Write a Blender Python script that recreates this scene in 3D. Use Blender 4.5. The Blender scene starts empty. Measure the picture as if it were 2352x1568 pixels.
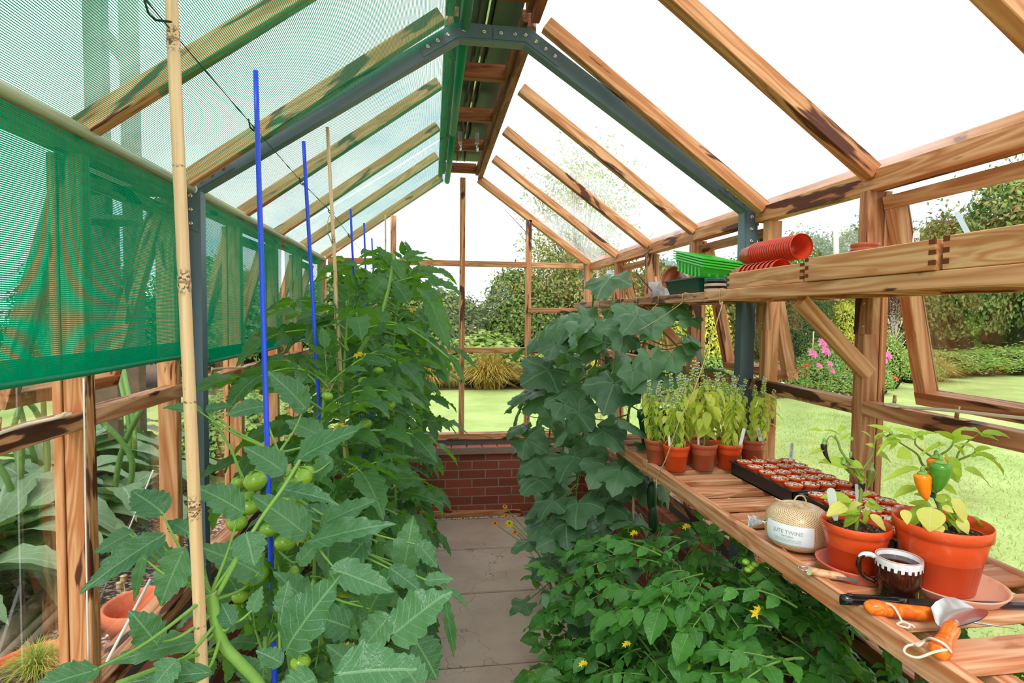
import bpy, math, random
import numpy as np
from mathutils import Matrix, Vector
random.seed(7); rng=np.random.default_rng(7)
SC=bpy.context.scene; COL=SC.collection
PI=math.pi
# ---------------------------------------------------------------- camera
IW,IH=2352,1568
YAW,PITCH,ROLL,FPX=math.radians(8.13),math.radians(-2.6),math.radians(.585),1287.
FWD=np.array([math.sin(YAW)*math.cos(PITCH),math.cos(YAW)*math.cos(PITCH),math.sin(PITCH)])
_r=np.array([math.cos(YAW),-math.sin(YAW),0.]); _u=np.cross(_r,FWD)
RGT=math.cos(ROLL)*_r+math.sin(ROLL)*_u; UPV=-math.sin(ROLL)*_r+math.cos(ROLL)*_u
EYE=np.array([0,0,1.70])
def ray(x,y): return FWD+(x-IW/2)/FPX*RGT-(y-IH/2)/FPX*UPV
def at(x,y,ax,val):
    d=ray(x,y); return EYE+d*((val-EYE[ax])/d[ax])
def atd(x,y,depth): return EYE+ray(x,y)*depth
cam=bpy.data.cameras.new('camera'); camo=bpy.data.objects.new('camera',cam); COL.objects.link(camo)
cam.sensor_width=36; cam.lens=FPX/IW*36; cam.clip_start=.02; cam.clip_end=300
camo.matrix_world=Matrix(((RGT[0],UPV[0],-FWD[0],EYE[0]),(RGT[1],UPV[1],-FWD[1],EYE[1]),(RGT[2],UPV[2],-FWD[2],EYE[2]),(0,0,0,1)))
SC.camera=camo
# ---------------------------------------------------------------- object helpers
WM={}
def setw(o,M,parent):
    if parent is not None:
        o.parent=parent; o.matrix_parent_inverse=WM[parent.name].inverted()
    o.matrix_basis=M; WM[o.name]=M.copy()
def tag(o,label=None,cat=None,group=None,kind=None):
    if label: o['label']=label
    if cat: o['category']=cat
    if group: o['group']=group
    if kind: o['kind']=kind
    return o
def thing(name,label,cat,loc=(0,0,0),rz=0,group=None,M=None):
    o=bpy.data.objects.new(name,None); COL.objects.link(o); o.empty_display_size=.05
    setw(o,M if M is not None else Matrix.Translation(loc)@Matrix.Rotation(rz,4,'Z'),None)
    return tag(o,label,cat,group)
def dup(root,M,label=None,group=None):
    r=root.copy(); COL.objects.link(r); r.matrix_basis=M; WM[r.name]=M.copy()
    if label: r['label']=label
    if group: r['group']=group
    for ch in root.children:
        c=ch.copy(); COL.objects.link(c); c.parent=r; c.matrix_parent_inverse=ch.matrix_parent_inverse
        for g in ch.children:
            d=g.copy(); COL.objects.link(d); d.parent=c; d.matrix_parent_inverse=g.matrix_parent_inverse
    return r
class MB:
    def __init__(s): s.v=[];s.f=[];s.uv=[];s.n=0
    def add(s,v,f,uv=None,m=0,sm=True):
        v=np.asarray(v,float).reshape(-1,3)
        if uv is None: uv=np.zeros((len(v),2))
        s.v.append(v); s.uv.append(np.asarray(uv,float))
        if not isinstance(f,list): f=[f]
        for a in f:
            a=np.asarray(a,int)
            if a.ndim==1: a=a[None,:]
            s.f.append((a+s.n,m,sm))
        s.n+=len(v); return s
    def merge(s,o,M=None):
        R=np.array(M) if M is not None else None
        base=s.n
        for v,uv in zip(o.v,o.uv):
            s.v.append(v@R[:3,:3].T+R[:3,3] if R is not None else v); s.uv.append(uv)
        for a,m,sm in o.f: s.f.append((a+base,m,sm))
        s.n+=o.n; return s
    def box(s,c0,c1,m=0):
        x0,y0,z0=c0;x1,y1,z1=c1
        v=[(x0,y0,z0),(x1,y0,z0),(x1,y1,z0),(x0,y1,z0),(x0,y0,z1),(x1,y0,z1),(x1,y1,z1),(x0,y1,z1)]
        return s.add(v,[(0,3,2,1),(4,5,6,7),(0,1,5,4),(1,2,6,5),(2,3,7,6),(3,0,4,7)],None,m,False)
    def cbox(s,c0,c1,b=.002,m=0):
        c0=np.array(c0,float);c1=np.array(c1,float)
        x0,y0,z0=c0;x1,y1,z1=c1
        pr=[(y0+b,z0),(y1-b,z0),(y1,z0+b),(y1,z1-b),(y1-b,z1),(y0+b,z1),(y0,z1-b),(y0,z0+b)]
        v=[(x0,y,z) for y,z in pr]+[(x1,y,z) for y,z in pr]
        f4=[(i,(i+1)%8,(i+1)%8+8,i+8) for i in range(8)]
        return s.add(v,[np.array(f4),np.array([[7,6,5,4,3,2,1,0]]),np.array([[8,9,10,11,12,13,14,15]])],None,m,False)
    def tube(s,p,r,n=8,cap=True,m=0,sm=True):
        p=np.asarray(p,float); k=len(p); r=np.broadcast_to(np.asarray(r,float),(k,))
        t=np.gradient(p,axis=0); t/=np.linalg.norm(t,axis=1)[:,None]+1e-12
        a=np.array([0,0,1.]) if abs(t[0][2])<.9 else np.array([1.,0,0])
        V=[]
        x=np.cross(t[0],a); x/=np.linalg.norm(x)
        for i in range(k):
            x=x-t[i]*(x@t[i]); x/=np.linalg.norm(x)+1e-12; y=np.cross(t[i],x)
            an=np.arange(n)/n*2*PI
            V.append(p[i]+r[i]*(np.cos(an)[:,None]*x+np.sin(an)[:,None]*y))
        V=np.concatenate(V); i=np.arange(k-1)[:,None]*n; j=np.arange(n)[None,:]; j2=(j+1)%n
        F=np.stack([i+j,i+j2,i+n+j2,i+n+j],-1).reshape(-1,4)
        ln=np.concatenate([[0],np.cumsum(np.linalg.norm(np.diff(p,axis=0),axis=1))])
        uv=np.stack([np.tile(np.arange(n)/n,k),np.repeat(ln,n)],1)
        fs=[F]
        if cap: fs+= [np.arange(n)[::-1][None,:],(np.arange(n)+(k-1)*n)[None,:]]
        return s.add(V,fs,uv,m,sm)
    def lathe(s,prof,n=32,c=(0,0,0),m=0,sm=True,sx=1,sy=1):
        prof=np.asarray(prof,float); k=len(prof); an=np.arange(n)/n*2*PI
        V=np.stack([np.outer(prof[:,0],np.cos(an))*sx,np.outer(prof[:,0],np.sin(an))*sy,np.repeat(prof[:,1:2],n,1)],-1).reshape(-1,3)+np.array(c)
        i=np.arange(k-1)[:,None]*n; j=np.arange(n)[None,:]; j2=(j+1)%n
        F=np.stack([i+j,i+j2,i+n+j2,i+n+j],-1).reshape(-1,4)
        uv=np.stack([np.tile(np.arange(n)/n,k),np.repeat(prof[:,1],n)],1)
        return s.add(V,F,uv,m,sm)
    def disc(s,r,z,n=24,c=(0,0,0),m=0,bump=0):
        V=[(c[0],c[1],c[2]+z)];rr=(.5,1) if bump else (1,)
        for q in rr: V+=[(c[0]+r*q*math.cos(a),c[1]+r*q*math.sin(a),c[2]+z+(bump*random.uniform(-1,1) if q<1 else 0)) for a in np.arange(n)/n*2*PI]
        F3=np.array([(0,1+i,1+(i+1)%n) for i in range(n)]); fs=[F3]
        if bump: fs.append(np.array([(1+i,1+n+i,1+n+(i+1)%n,1+(i+1)%n) for i in range(n)]))
        return s.add(V,fs,None,m)
    def prism(s,pts,y0,y1,m=0):   # polygon in xz extruded along y
        n=len(pts); V=[(x,y0,z) for x,z in pts]+[(x,y1,z) for x,z in pts]
        F=[(i,i+n,(i+1)%n+n,(i+1)%n) for i in range(n)]
        return s.add(V,[np.array(F),np.arange(n)[None,:],np.arange(n,2*n)[::-1][None,:]],None,m,False)
    def sphere(s,c,r,n=12,k=8,m=0,sz=1):
        th=np.linspace(-PI/2,PI/2,k+1)
        return s.lathe([(max(r*math.cos(t),1e-4),r*sz*math.sin(t)) for t in th],n,c,m)
    def mesh(s,name,mats):
        V=np.concatenate(s.v); me=bpy.data.meshes.new(name)
        me.vertices.add(len(V)); me.vertices.foreach_set('co',V.ravel())
        li=np.concatenate([a.ravel() for a,_,_ in s.f]); lt=np.concatenate([np.full(len(a),a.shape[1]) for a,_,_ in s.f])
        ls=np.concatenate([[0],np.cumsum(lt)[:-1]]); mi=np.concatenate([np.full(len(a),m) for a,m,_ in s.f]); sm=np.concatenate([np.full(len(a),q) for a,_,q in s.f])
        me.loops.add(len(li)); me.loops.foreach_set('vertex_index',li.astype(np.int32))
        me.polygons.add(len(lt)); me.polygons.foreach_set('loop_start',ls.astype(np.int32)); me.polygons.foreach_set('loop_total',lt.astype(np.int32))
        me.polygons.foreach_set('material_index',mi.astype(np.int32)); me.polygons.foreach_set('use_smooth',sm)
        uv=np.concatenate(s.uv)[li]; l=me.uv_layers.new(name='UVMap'); l.data.foreach_set('uv',uv.ravel())
        for q in (mats if isinstance(mats,(list,tuple)) else [mats]): me.materials.append(q)
        me.update(calc_edges=True); me.validate(); return me
    def obj(s,name,mats,parent=None,M=None):
        # geometry is given in world coordinates when M is None
        o=bpy.data.objects.new(name,s.mesh(name,mats)); COL.objects.link(o)
        setw(o,M if M is not None else Matrix(),parent); return o
    def part(s,name,mats,parent):
        # geometry is given in the parent's own coordinates
        return s.obj(name,mats,parent,WM[parent.name])
def structure(o): o['kind']='structure'; return o
def fromxyz(x,y,z,t):
    return Matrix(((x[0],y[0],z[0],t[0]),(x[1],y[1],z[1],t[1]),(x[2],y[2],z[2],t[2]),(0,0,0,1)))
def nrm(a):
    a=np.asarray(a,float); return a/(np.linalg.norm(a)+1e-12)
def frame(ydir,zup):
    y=nrm(ydir); z=np.asarray(zup,float); z=z-y*(z@y)
    if np.linalg.norm(z)<1e-6: z=np.array([0.3,.2,1.])-y*(y@np.array([.3,.2,1.]))
    z=nrm(z); return np.cross(y,z),y,z
def beam(name,p0,p1,w,h,mat,parent,up=(0,0,1),b=.002):
    # box beam whose grain runs along its local X; w across, h along 'up'
    p0=np.array(p0,float);p1=np.array(p1,float); x=nrm(p1-p0); z=np.array(up,float); z=nrm(z-x*(z@x)); y=np.cross(z,x)
    L=np.linalg.norm(p1-p0)
    return MB().cbox((0,-w/2,-h/2),(L,w/2,h/2),b).obj(name,mat,parent,fromxyz(x,y,z,p0))
def spline(P,n=8):
    P=np.asarray(P,float); k=len(P); Q=np.vstack([2*P[0]-P[1],P,2*P[-1]-P[-2]]); out=[]
    for i in range(k-1):
        a,b,c,d=Q[i],Q[i+1],Q[i+2],Q[i+3]
        for t in np.arange(n)/n:
            out.append(.5*((2*b)+(c-a)*t+(2*a-5*b+4*c-d)*t*t+(3*b-a-3*c+d)*t**3))
    out.append(P[-1]); return np.array(out)
# ---------------------------------------------------------------- materials
def srgb(r,g,b):
    f=lambda c:(c/255/12.92 if c/255<=.04045 else ((c/255+.055)/1.055)**2.4)
    return (f(r),f(g),f(b),1)
class NT:
    def __init__(s,name):
        s.mat=bpy.data.materials.new(name); s.mat.use_nodes=True; s.t=s.mat.node_tree; s.t.nodes.clear()
        s.out=s.t.nodes.new('ShaderNodeOutputMaterial')
    def n(s,typ,ins=None,out=0,**pr):
        nd=s.t.nodes.new('ShaderNode'+typ)
        for k,v in pr.items(): setattr(nd,k,v)
        for k,v in (ins or {}).items():
            if isinstance(v,bpy.types.NodeSocket): s.t.links.new(v,nd.inputs[k])
            else:
                nd.inputs[k].default_value=v
        return nd.outputs[out]
    def math(s,op,a,b=0.,c=None,clamp=False):
        d={0:a,1:b}
        if c is not None: d[2]=c
        return s.n('Math',d,operation=op,use_clamp=clamp)
    def mix(s,f,a,b,bt='MIX'): return s.n('MixRGB',{0:f,1:a,2:b},blend_type=bt)
    def ramp(s,f,st):
        nd=s.t.nodes.new('ShaderNodeValToRGB'); s.t.links.new(f,nd.inputs[0]); e=nd.color_ramp.elements
        while len(e)<len(st): e.new(.5)
        for q,(p,c) in zip(e,st): q.position=p; q.color=c if len(c)==4 else (*c,1)
        return nd.outputs[0]
    def step(s,f,a,b):
        return s.n('MapRange',{0:f,1:a,2:b,3:0.,4:1.},interpolation_type='SMOOTHSTEP')
    def noise(s,vec,scale,detail=3.,rough=.55,dist=0.,out=0): return s.n('TexNoise',{'Vector':vec,'Scale':scale,'Detail':detail,'Roughness':rough,'Distortion':dist},out=out)
    def mapping(s,vec,sc=(1,1,1),loc=(0,0,0)): return s.n('Mapping',{'Vector':vec,'Scale':sc,'Location':loc})
    def coord(s,k='Object'):
        nd=s.t.nodes.new('ShaderNodeTexCoord'); return nd.outputs[k]
    def bump(s,h,st=.3,d=.002): return s.n('Bump',{'Height':h,'Strength':st,'Distance':d})
    def bsdf(s,col,rough=.5,spec=.5,**k):
        d={'Base Color':col,'Roughness':rough,'Specular IOR Level':spec}; d.update(k); return s.n('BsdfPrincipled',d)
    def done(s,sh): s.t.links.new(sh,s.out.inputs[0]); return s.mat
def plain(name,col,rough=.5,spec=.5,var=.12,vs=30.,**k):
    t=NT(name); c=t.noise(t.coord(),vs,3.); 
    a=tuple(x*(1-var) for x in col[:3])+(1,); b=tuple(min(1,x*(1+var)) for x in col[:3])+(1,)
    return t.done(t.bsdf(t.mix(c,a,b),rough,spec,**k))
def wood(name,lo,hi,stain,amt=.6,rough=.55,sc=1.,th=.575):
    t=NT(name); oi=t.n('ObjectInfo',out=5); off=t.math('MULTIPLY',oi,37.)
    v=t.n('VectorMath',{0:t.coord(),1:t.n('CombineXYZ',{0:off,1:off,2:off})},operation='ADD')
    g1=t.noise(t.mapping(v,(1.4*sc,42*sc,42*sc)),1.,4.,.6,.3)
    g2=t.noise(t.mapping(v,(1.1*sc,13*sc,13*sc)),1.,2.,.5,1.2)
    rings=t.math('PINGPONG',t.math('MULTIPLY',g2,6.),.5)
    f=t.math('ADD',t.math('MULTIPLY',g1,.7),t.math('MULTIPLY',rings,.8))
    c=t.ramp(f,[(.28,hi),(.72,lo)])
    c=t.mix(t.math('MULTIPLY',oi,.25),c,(lo[0]*.8,lo[1]*.72,lo[2]*.62,1))
    s1=t.noise(t.mapping(v,(2.6*sc,11*sc,11*sc),(3,1,2)),1.,3.,.5,1.0)
    s2=t.noise(t.mapping(v,(5*sc,60*sc,60*sc)),1.,2.)
    m=t.step(t.math('ADD',s1,t.math('MULTIPLY',t.math('SUBTRACT',s2,.5),.30)),th,th+.055)
    c=t.mix(t.math('MULTIPLY',m,amt),c,stain)
    return t.done(t.bsdf(c,rough,.35,Normal=t.bump(g1,.12,.002)))
CEDAR=wood('cedar',srgb(188,118,70),srgb(236,182,134),srgb(78,30,14),.95,th=.60)
CEDAR_D=wood('cedar_weathered',srgb(164,102,64),srgb(222,166,122),srgb(62,28,14),.95,th=.56)
CEDAR_R=wood('cedar_ridge',srgb(130,70,36),srgb(176,106,58),srgb(60,28,14),.6)
BENCHW=wood('bench_wood',srgb(188,116,74),srgb(230,178,140),srgb(150,74,36),.6)
TRAYW=wood('tray_wood',srgb(200,130,80),srgb(240,192,140),srgb(168,96,50),.4,sc=1.3)
DARKJ=plain('joint_end_grain',srgb(112,58,30),.7,.2)
STEEL=plain('grey_painted_steel',srgb(92,112,124),.38,.5,.05)
BOLT=plain('bright_bolt',srgb(205,200,190),.25,.5,.05,Metallic=.9)
ALU=plain('aluminium',srgb(215,220,220),.22,.5,.05,Metallic=.85)
OLIVE=plain('shade_rail',srgb(196,200,168),.3,.5,.1)
GREENBAR=plain('green_shade_roll',srgb(8,128,88),.5,.4,.1)
BLUE=plain('blue_plastic_cane',srgb(28,70,225),.32,.5,.06)
WIRE=plain('dark_wire',srgb(30,48,44),.5,.4)
FLASH=plain('lead_grey',srgb(98,94,94),.6,.3,.15)
STRING=plain('jute_string',srgb(205,180,140),.85,.1,.25,200.)
WSTRING=plain('white_cord',srgb(240,238,232),.7,.2)
BLACKP=plain('black_plastic',srgb(34,36,38),.45,.5,.2)
BLACKG=plain('black_gloss',srgb(16,16,20),.12,.6,.1)
DGREENP=plain('dark_green_plastic',srgb(8,72,58),.4,.5,.1)
BGREENP=plain('bright_green_plastic',srgb(70,205,60),.35,.5,.06,**{'Subsurface Weight':.0})
WHITEP=plain('white_plastic',srgb(238,238,236),.45,.4,.03)
INK=plain('ink',srgb(30,30,34),.6,.2)
GREYINK=plain('grey_ink',srgb(150,152,155),.6,.2)
PAPER=plain('label_paper',srgb(228,232,238),.35,.5,.03)
TEALINK=plain('teal_ink',srgb(120,170,165),.6,.2)
def terracotta(name,c,rough=.3,spec=.5,dust=.15):
    t=NT(name); n=t.noise(t.coord(),14.,4.); n2=t.noise(t.coord(),90.,3.)
    a=srgb(*c); b=srgb(min(255,c[0]+22),min(255,c[1]+24),min(255,c[2]+20)); d=srgb(205,150,122)
    col=t.mix(n,a,b); col=t.mix(t.math('MULTIPLY',t.step(t.math('MULTIPLY',n,n2),.30,.42),dust),col,d)
    return t.done(t.bsdf(col,rough,spec))
POT=terracotta('orange_plastic_pot',(212,66,22),.28,.5,.08); POTD=terracotta('brown_plastic_pot',(172,78,50),.42)
POTS=terracotta('stacked_plastic_pot',(194,50,22),.3); SAUC=terracotta('plastic_saucer',(196,92,72),.5)
CLAY=terracotta('clay',(214,158,132),.8,.2,.5); OLDCLAY=terracotta('garden_clay',(205,110,76),.8,.2,.5)
REDP=terracotta('red_plastic',(226,72,48),.4)
def compost(name,dark,cols,scale):
    t=NT(name); v=t.coord(); vo=t.n('TexVoronoi',{'Vector':v,'Scale':scale},out=1); sep=t.n('SeparateColor',{0:vo})
    d=t.n('TexVoronoi',{'Vector':v,'Scale':scale},out=0)
    c=t.ramp(sep,[(0.,dark)]+[(p,q) for p,q in cols])
    return t.done(t.bsdf(c,.9,.1,Normal=t.bump(d,.25,.002)))
SOIL=compost('dark_compost',srgb(40,30,24),[(.7,srgb(62,46,34)),(.93,srgb(120,100,80))],260.)
SEEDC=compost('vermiculite_compost',srgb(50,40,34),[(.22,srgb(90,72,58)),(.32,srgb(206,172,136)),(.7,srgb(238,216,184)),(.9,srgb(252,248,240))],260.)
def barkmat(name,c0,c1,sc=8.):
    t=NT(name); n=t.noise(t.mapping(t.coord(),(1,1,.25)),sc,5.); return t.done(t.bsdf(t.mix(n,srgb(*c0),srgb(*c1)),.85,.15))
BARK=barkmat('bark',(70,56,44),(128,108,86)); PALEBARK=barkmat('pale_bark',(190,176,156),(232,224,210))
def bamboo():
    t=NT('bamboo'); v=t.coord(); nd_=t.math('ABSOLUTE',t.n('SeparateXYZ',{0:t.n('UVMap')}).node.outputs[1]); n=t.noise(t.mapping(v,(120,120,3)),1.,3.); c=t.ramp(n,[(.3,srgb(204,160,116)),(.7,srgb(236,202,162))])
    s=t.noise(v,9.,2.); s2=t.noise(v,220.,3.); m=t.math('MULTIPLY',t.step(s2,.5,.56),t.math('SUBTRACT',1.,t.step(nd_,.008,.026)))
    c=t.mix(t.math('MULTIPLY',m,.9),c,srgb(52,38,26)); c=t.mix(t.math('SUBTRACT',1.,t.step(nd_,.001,.0035)),c,srgb(150,112,74)); f=t.step(t.noise(v,300.,1.),.72,.76); c=t.mix(t.math('MULTIPLY',f,.5),c,srgb(150,96,56))
    return t.done(t.bsdf(c,.38,.5))
BAMBOO=bamboo()
def leafmat(name,lo,hi,vein,trans,tw=.35,rough=.45,mode='pinnate',sat_dark=None,veinw=.5):
    t=NT(name); uv=t.n('UVMap'); s=t.n('SeparateXYZ',{0:uv}); x=s; 
    sx=s.node.outputs[0]; sy=s.node.outputs[1]; ax=t.math('ABSOLUTE',sx)
    ri=t.n('NewGeometry',out=8)
    if mode=='pinnate':
        mid=t.math('SUBTRACT',1.,t.step(ax,.006,.022))
        fr=t.math('FRACT',t.math('MULTIPLY',t.math('SUBTRACT',sy,t.math('MULTIPLY',ax,.95)),8.))
        lat=t.step(t.math('ABSOLUTE',t.math('SUBTRACT',fr,.5)),.43,.49)
    elif mode=='palm':
        an=t.math('ARCTAN2',sx,sy); r=t.math('SQRT',t.math('ADD',t.math('MULTIPLY',sx,sx),t.math('MULTIPLY',sy,sy)))
        pp=t.math('PINGPONG',t.math('ADD',an,5*1.257),.6285)
        dist=t.math('MULTIPLY',t.math('MINIMUM',pp,1.),r)
        mid=t.math('SUBTRACT',1.,t.step(dist,.006,.022))
        fr=t.math('FRACT',t.math('MULTIPLY',t.math('SUBTRACT',r,t.math('MULTIPLY',pp,.36)),8.))
        lat=t.math('MULTIPLY',t.step(t.math('ABSOLUTE',t.math('SUBTRACT',fr,.5)),.44,.495),.7)
    else: mid=t.math('SUBTRACT',1.,t.step(ax,.01,.03)); lat=t.math('MULTIPLY',mid,0.)
    vo=t.n('TexVoronoi',{'Vector':uv,'Scale':22.},feature='DISTANCE_TO_EDGE'); net=t.math('SUBTRACT',1.,t.step(vo,.0,.09))
    veins=t.math('MINIMUM',t.math('ADD',t.math('ADD',mid,t.math('MULTIPLY',lat,.75)),t.math('MULTIPLY',net,.22)),1.)
    n=t.noise(t.coord(),7.,2.); f=t.math('ADD',t.math('MULTIPLY',ri,.65),t.math('MULTIPLY',n,.35))
    c=t.mix(f,srgb(*lo),srgb(*hi))
    cv=t.mix(t.math('MULTIPLY',veins,veinw),c,srgb(*vein))
    hgt=t.math('SUBTRACT',t.math('MULTIPLY',vo,1.5),t.math('ADD',mid,t.math('MULTIPLY',lat,.5)))
    nb=t.bump(hgt,.35,.0022)
    p=t.bsdf(cv,rough,.45,Normal=nb)
    tr=t.n('BsdfTranslucent',{'Color':t.mix(t.math('MULTIPLY',veins,.5),t.mix(f,srgb(*trans),tuple(min(1,1.25*q) for q in srgb(*trans)[:3])+(1,)),srgb(*trans)),'Normal':nb})
    return t.done(t.n('MixShader',{0:tw,1:p,2:tr}))
TOML=leafmat('tomato_leaf',(30,76,38),(76,124,64),(120,160,98),(124,184,38),.36,.36)
TOMLN=leafmat('tomato_leaf_near',(44,92,60),(86,132,88),(134,172,124),(112,172,50),.28,.34,veinw=.6)
BUSHL=leafmat('bush_tomato_leaf',(34,92,30),(84,146,54),(120,168,84),(120,186,44),.28,.36,veinw=.35)
CUCL=leafmat('cucumber_leaf',(36,76,46),(102,142,98),(128,162,120),(104,160,44),.24,.42,'palm',veinw=.42)
PEPL=leafmat('pepper_leaf',(140,186,44),(200,218,80),(205,220,110),(190,220,60),.42,.38)
PEPLY=leafmat('pepper_leaf_yellow',(214,214,90),(232,230,130),(240,236,160),(235,235,110),.4,.42)
BASL=leafmat('basil_leaf',(172,206,72),(238,238,118),(226,234,140),(232,242,110),.55,.4)
ARTL=leafmat('artichoke_leaf',(92,122,86),(136,160,116),(180,196,160),(130,170,80),.2,.6)
GARL=leafmat('border_leaf',(80,120,50),(150,180,80),(160,190,110),(160,200,70),.3)
def cardmat(name,cols,tw=.3,rough=.55):
    t=NT(name); ri=t.n('NewGeometry',out=8); c=t.ramp(ri,[(i/(len(cols)-1),srgb(*q)) for i,q in enumerate(cols)])
    p=t.bsdf(c,rough,.3); tr=t.n('BsdfTranslucent',{'Color':c}); return t.done(t.n('MixShader',{0:tw,1:p,2:tr}))
HEDGE=cardmat('hedge_leaf',[(54,80,32),(84,112,48),(112,138,62),(140,156,80),(138,132,76)])
HEDGE2=cardmat('hawthorn_leaf',[(70,98,42),(112,138,64),(156,174,94),(184,176,110),(176,120,78)])
WISP=cardmat('pale_tree_leaf',[(128,146,92),(160,176,120),(190,198,150),(206,190,150)],.4)
CONIF=cardmat('conifer_leaf',[(60,84,46),(88,112,62),(106,128,76)])
GOLDL=cardmat('golden_leaf',[(150,160,40),(206,200,70),(228,222,110)])
LIMEL=cardmat('lime_leaf',[(108,142,58),(150,176,84),(186,194,118)])
PURPL=cardmat('purple_leaf',[(70,40,44),(104,60,58),(120,84,70)])
GRASSY=cardmat('golden_grass',[(150,140,50),(196,170,70),(206,176,100),(170,120,80)],.3)
GRASSG=cardmat('green_grass',[(150,170,60),(190,205,90),(205,200,120)],.35)
LAWNB=cardmat('lawn_blade',[(142,168,86),(168,188,110),(186,202,132)],.35)
PINK=cardmat('pink_petal',[(232,90,160),(240,150,200),(228,40,140)]); RED=cardmat('red_petal',[(200,50,40),(220,90,70)]); YEL=cardmat('yellow_petal',[(240,200,30),(250,222,60)])
ORANGEP=cardmat('orange_petal',[(240,150,30),(250,180,50)]); VIOLET=cardmat('violet_petal',[(110,100,210),(140,130,230)]); WHITEF=cardmat('white_petal',[(240,240,235),(228,232,220)])
STRAW=cardmat('straw',[(190,165,115),(220,200,155)],.1)
STEM=plain('green_stem',srgb(120,160,72),.5,.35,.15,40.); STEMD=plain('vine_stem',srgb(96,130,62),.55,.3,.2); STEMP=plain('pepper_stem',srgb(120,140,60),.5,.3,.2)
CUTW=plain('cut_stem_pith',srgb(232,222,180),.7,.2)
def fruit(name,c0,c1,rough=.22):
    t=NT(name); n=t.noise(t.coord(),18.,2.); g=t.n('SeparateXYZ',{0:t.coord('Generated')}).node.outputs[2]
    c=t.mix(t.math('ADD',t.math('MULTIPLY',g,.6),t.math('MULTIPLY',n,.4)),srgb(*c0),srgb(*c1)); return t.done(t.bsdf(c,rough,.5,**{'Subsurface Weight':.08,'Subsurface Radius':(.01,.01,.005)}))
TOMF=fruit('green_tomato',(150,186,52),(110,150,50)); PEPO=fruit('orange_pepper',(244,128,10),(248,140,20)); PEPG=fruit('green_pepper',(50,120,30),(84,140,40)); PEPPUR=fruit('purple_chilli',(44,24,34),(30,18,26)); PEPOL=fruit('olive_chilli',(120,128,46),(92,84,40)); CUCF=fruit('cucumber_skin',(26,54,28),(40,70,36),.4)
def glass(name,haze,refl=1.):
    t=NT(name); fr=t.n('Fresnel',{'IOR':1.45}); fr=t.math('MULTIPLY',fr,refl,clamp=True)
    tr=t.n('BsdfTransparent',{'Color':(.97,.985,.98,1)}); gl=t.n('BsdfGlossy',{'Color':(1,1,1,1),'Roughness':.02})
    a=t.n('MixShader',{0:fr,1:tr,2:gl})
    if haze>0:  # painted haze: whitish film mixed in so the view through looks washed out
        n=t.step(t.noise(t.coord(),2.2,4.),.25,.8); d=t.n('MixShader',{0:.75,1:t.n('BsdfDiffuse',{'Color':(.9,.92,.92,1)}),2:t.n('BsdfTranslucent',{'Color':(.95,.96,.96,1)})})
        a=t.n('MixShader',{0:t.math('MULTIPLY',n,haze),1:a,2:d})
    return t.done(a)
GLASS=glass('clear_glass',.0,.28); ROOFG=glass('hazy_roof_glass',.34,.15)
def net(name,period,duty):
    t=NT(name); uv=t.n('UVMap'); s=t.n('SeparateXYZ',{0:uv}); u=s.node.outputs[0]; v=s.node.outputs[1]
    knit=t.math('MULTIPLY',t.math('SINE',t.math('MULTIPLY',v,2*PI/.007)),.10)
    w=t.math('ADD',t.math('SINE',t.math('MULTIPLY',u,2*PI/period)),knit)
    m=t.step(w,duty-.12,duty+.12)                      # 1 = thread
    rib=t.math('GREATER_THAN',t.math('SINE',t.math('MULTIPLY',v,2*PI/.012)),.93)
    m=t.math('MAXIMUM',m,t.math('MULTIPLY',rib,.35))
    n=t.noise(t.coord(),40.,2.); c=t.mix(n,srgb(0,146,102),srgb(4,172,124))
    d=t.n('MixShader',{0:.22,1:t.n('BsdfDiffuse',{'Color':c}),2:t.n('BsdfTranslucent',{'Color':c})})
    return t.done(t.n('MixShader',{0:m,1:t.n('BsdfTransparent',{}),2:d}))
NETR=net('roof_shade_net',.0048,.16); NETS=net('side_shade_net',.0046,-.55)
HEMG=NT('shade_hem'); HEMG=HEMG.done(HEMG.bsdf(srgb(0,120,84),.6,.2))
def brick(name,sx):
    t=NT(name); v=t.coord(); m=t.n('VectorMath',{0:v},operation='MULTIPLY'); 
    b=t.n('TexBrick',{'Vector':t.coord('UV'),'Color1':srgb(176,100,80),'Color2':srgb(140,80,68),'Mortar':srgb(176,154,138),'Scale':1.,'Mortar Size':.006,'Mortar Smooth':.3,'Brick Width':.225,'Row Height':.075,'Bias':-.1})
    n=t.noise(v,26.,5.); n2=t.noise(v,7.,3.)
    c=t.mix(.35,b,t.mix(n,srgb(96,52,44),srgb(176,120,104)),'OVERLAY'); c=t.mix(t.math('MULTIPLY',t.step(n2,.55,.75),.35),c,srgb(92,74,68))
    return t.done(t.bsdf(c,.85,.15,Normal=t.bump(t.math('ADD',n,t.math('MULTIPLY',b.node.outputs[1],-1.5)),.5,.006)))
BRICK=brick('brickwork',1); COPING=terracotta('coping_brick',(190,104,84),.8,.15,.3); MORTAR=plain('mortar',srgb(150,130,115),.9,.1,.2)
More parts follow.
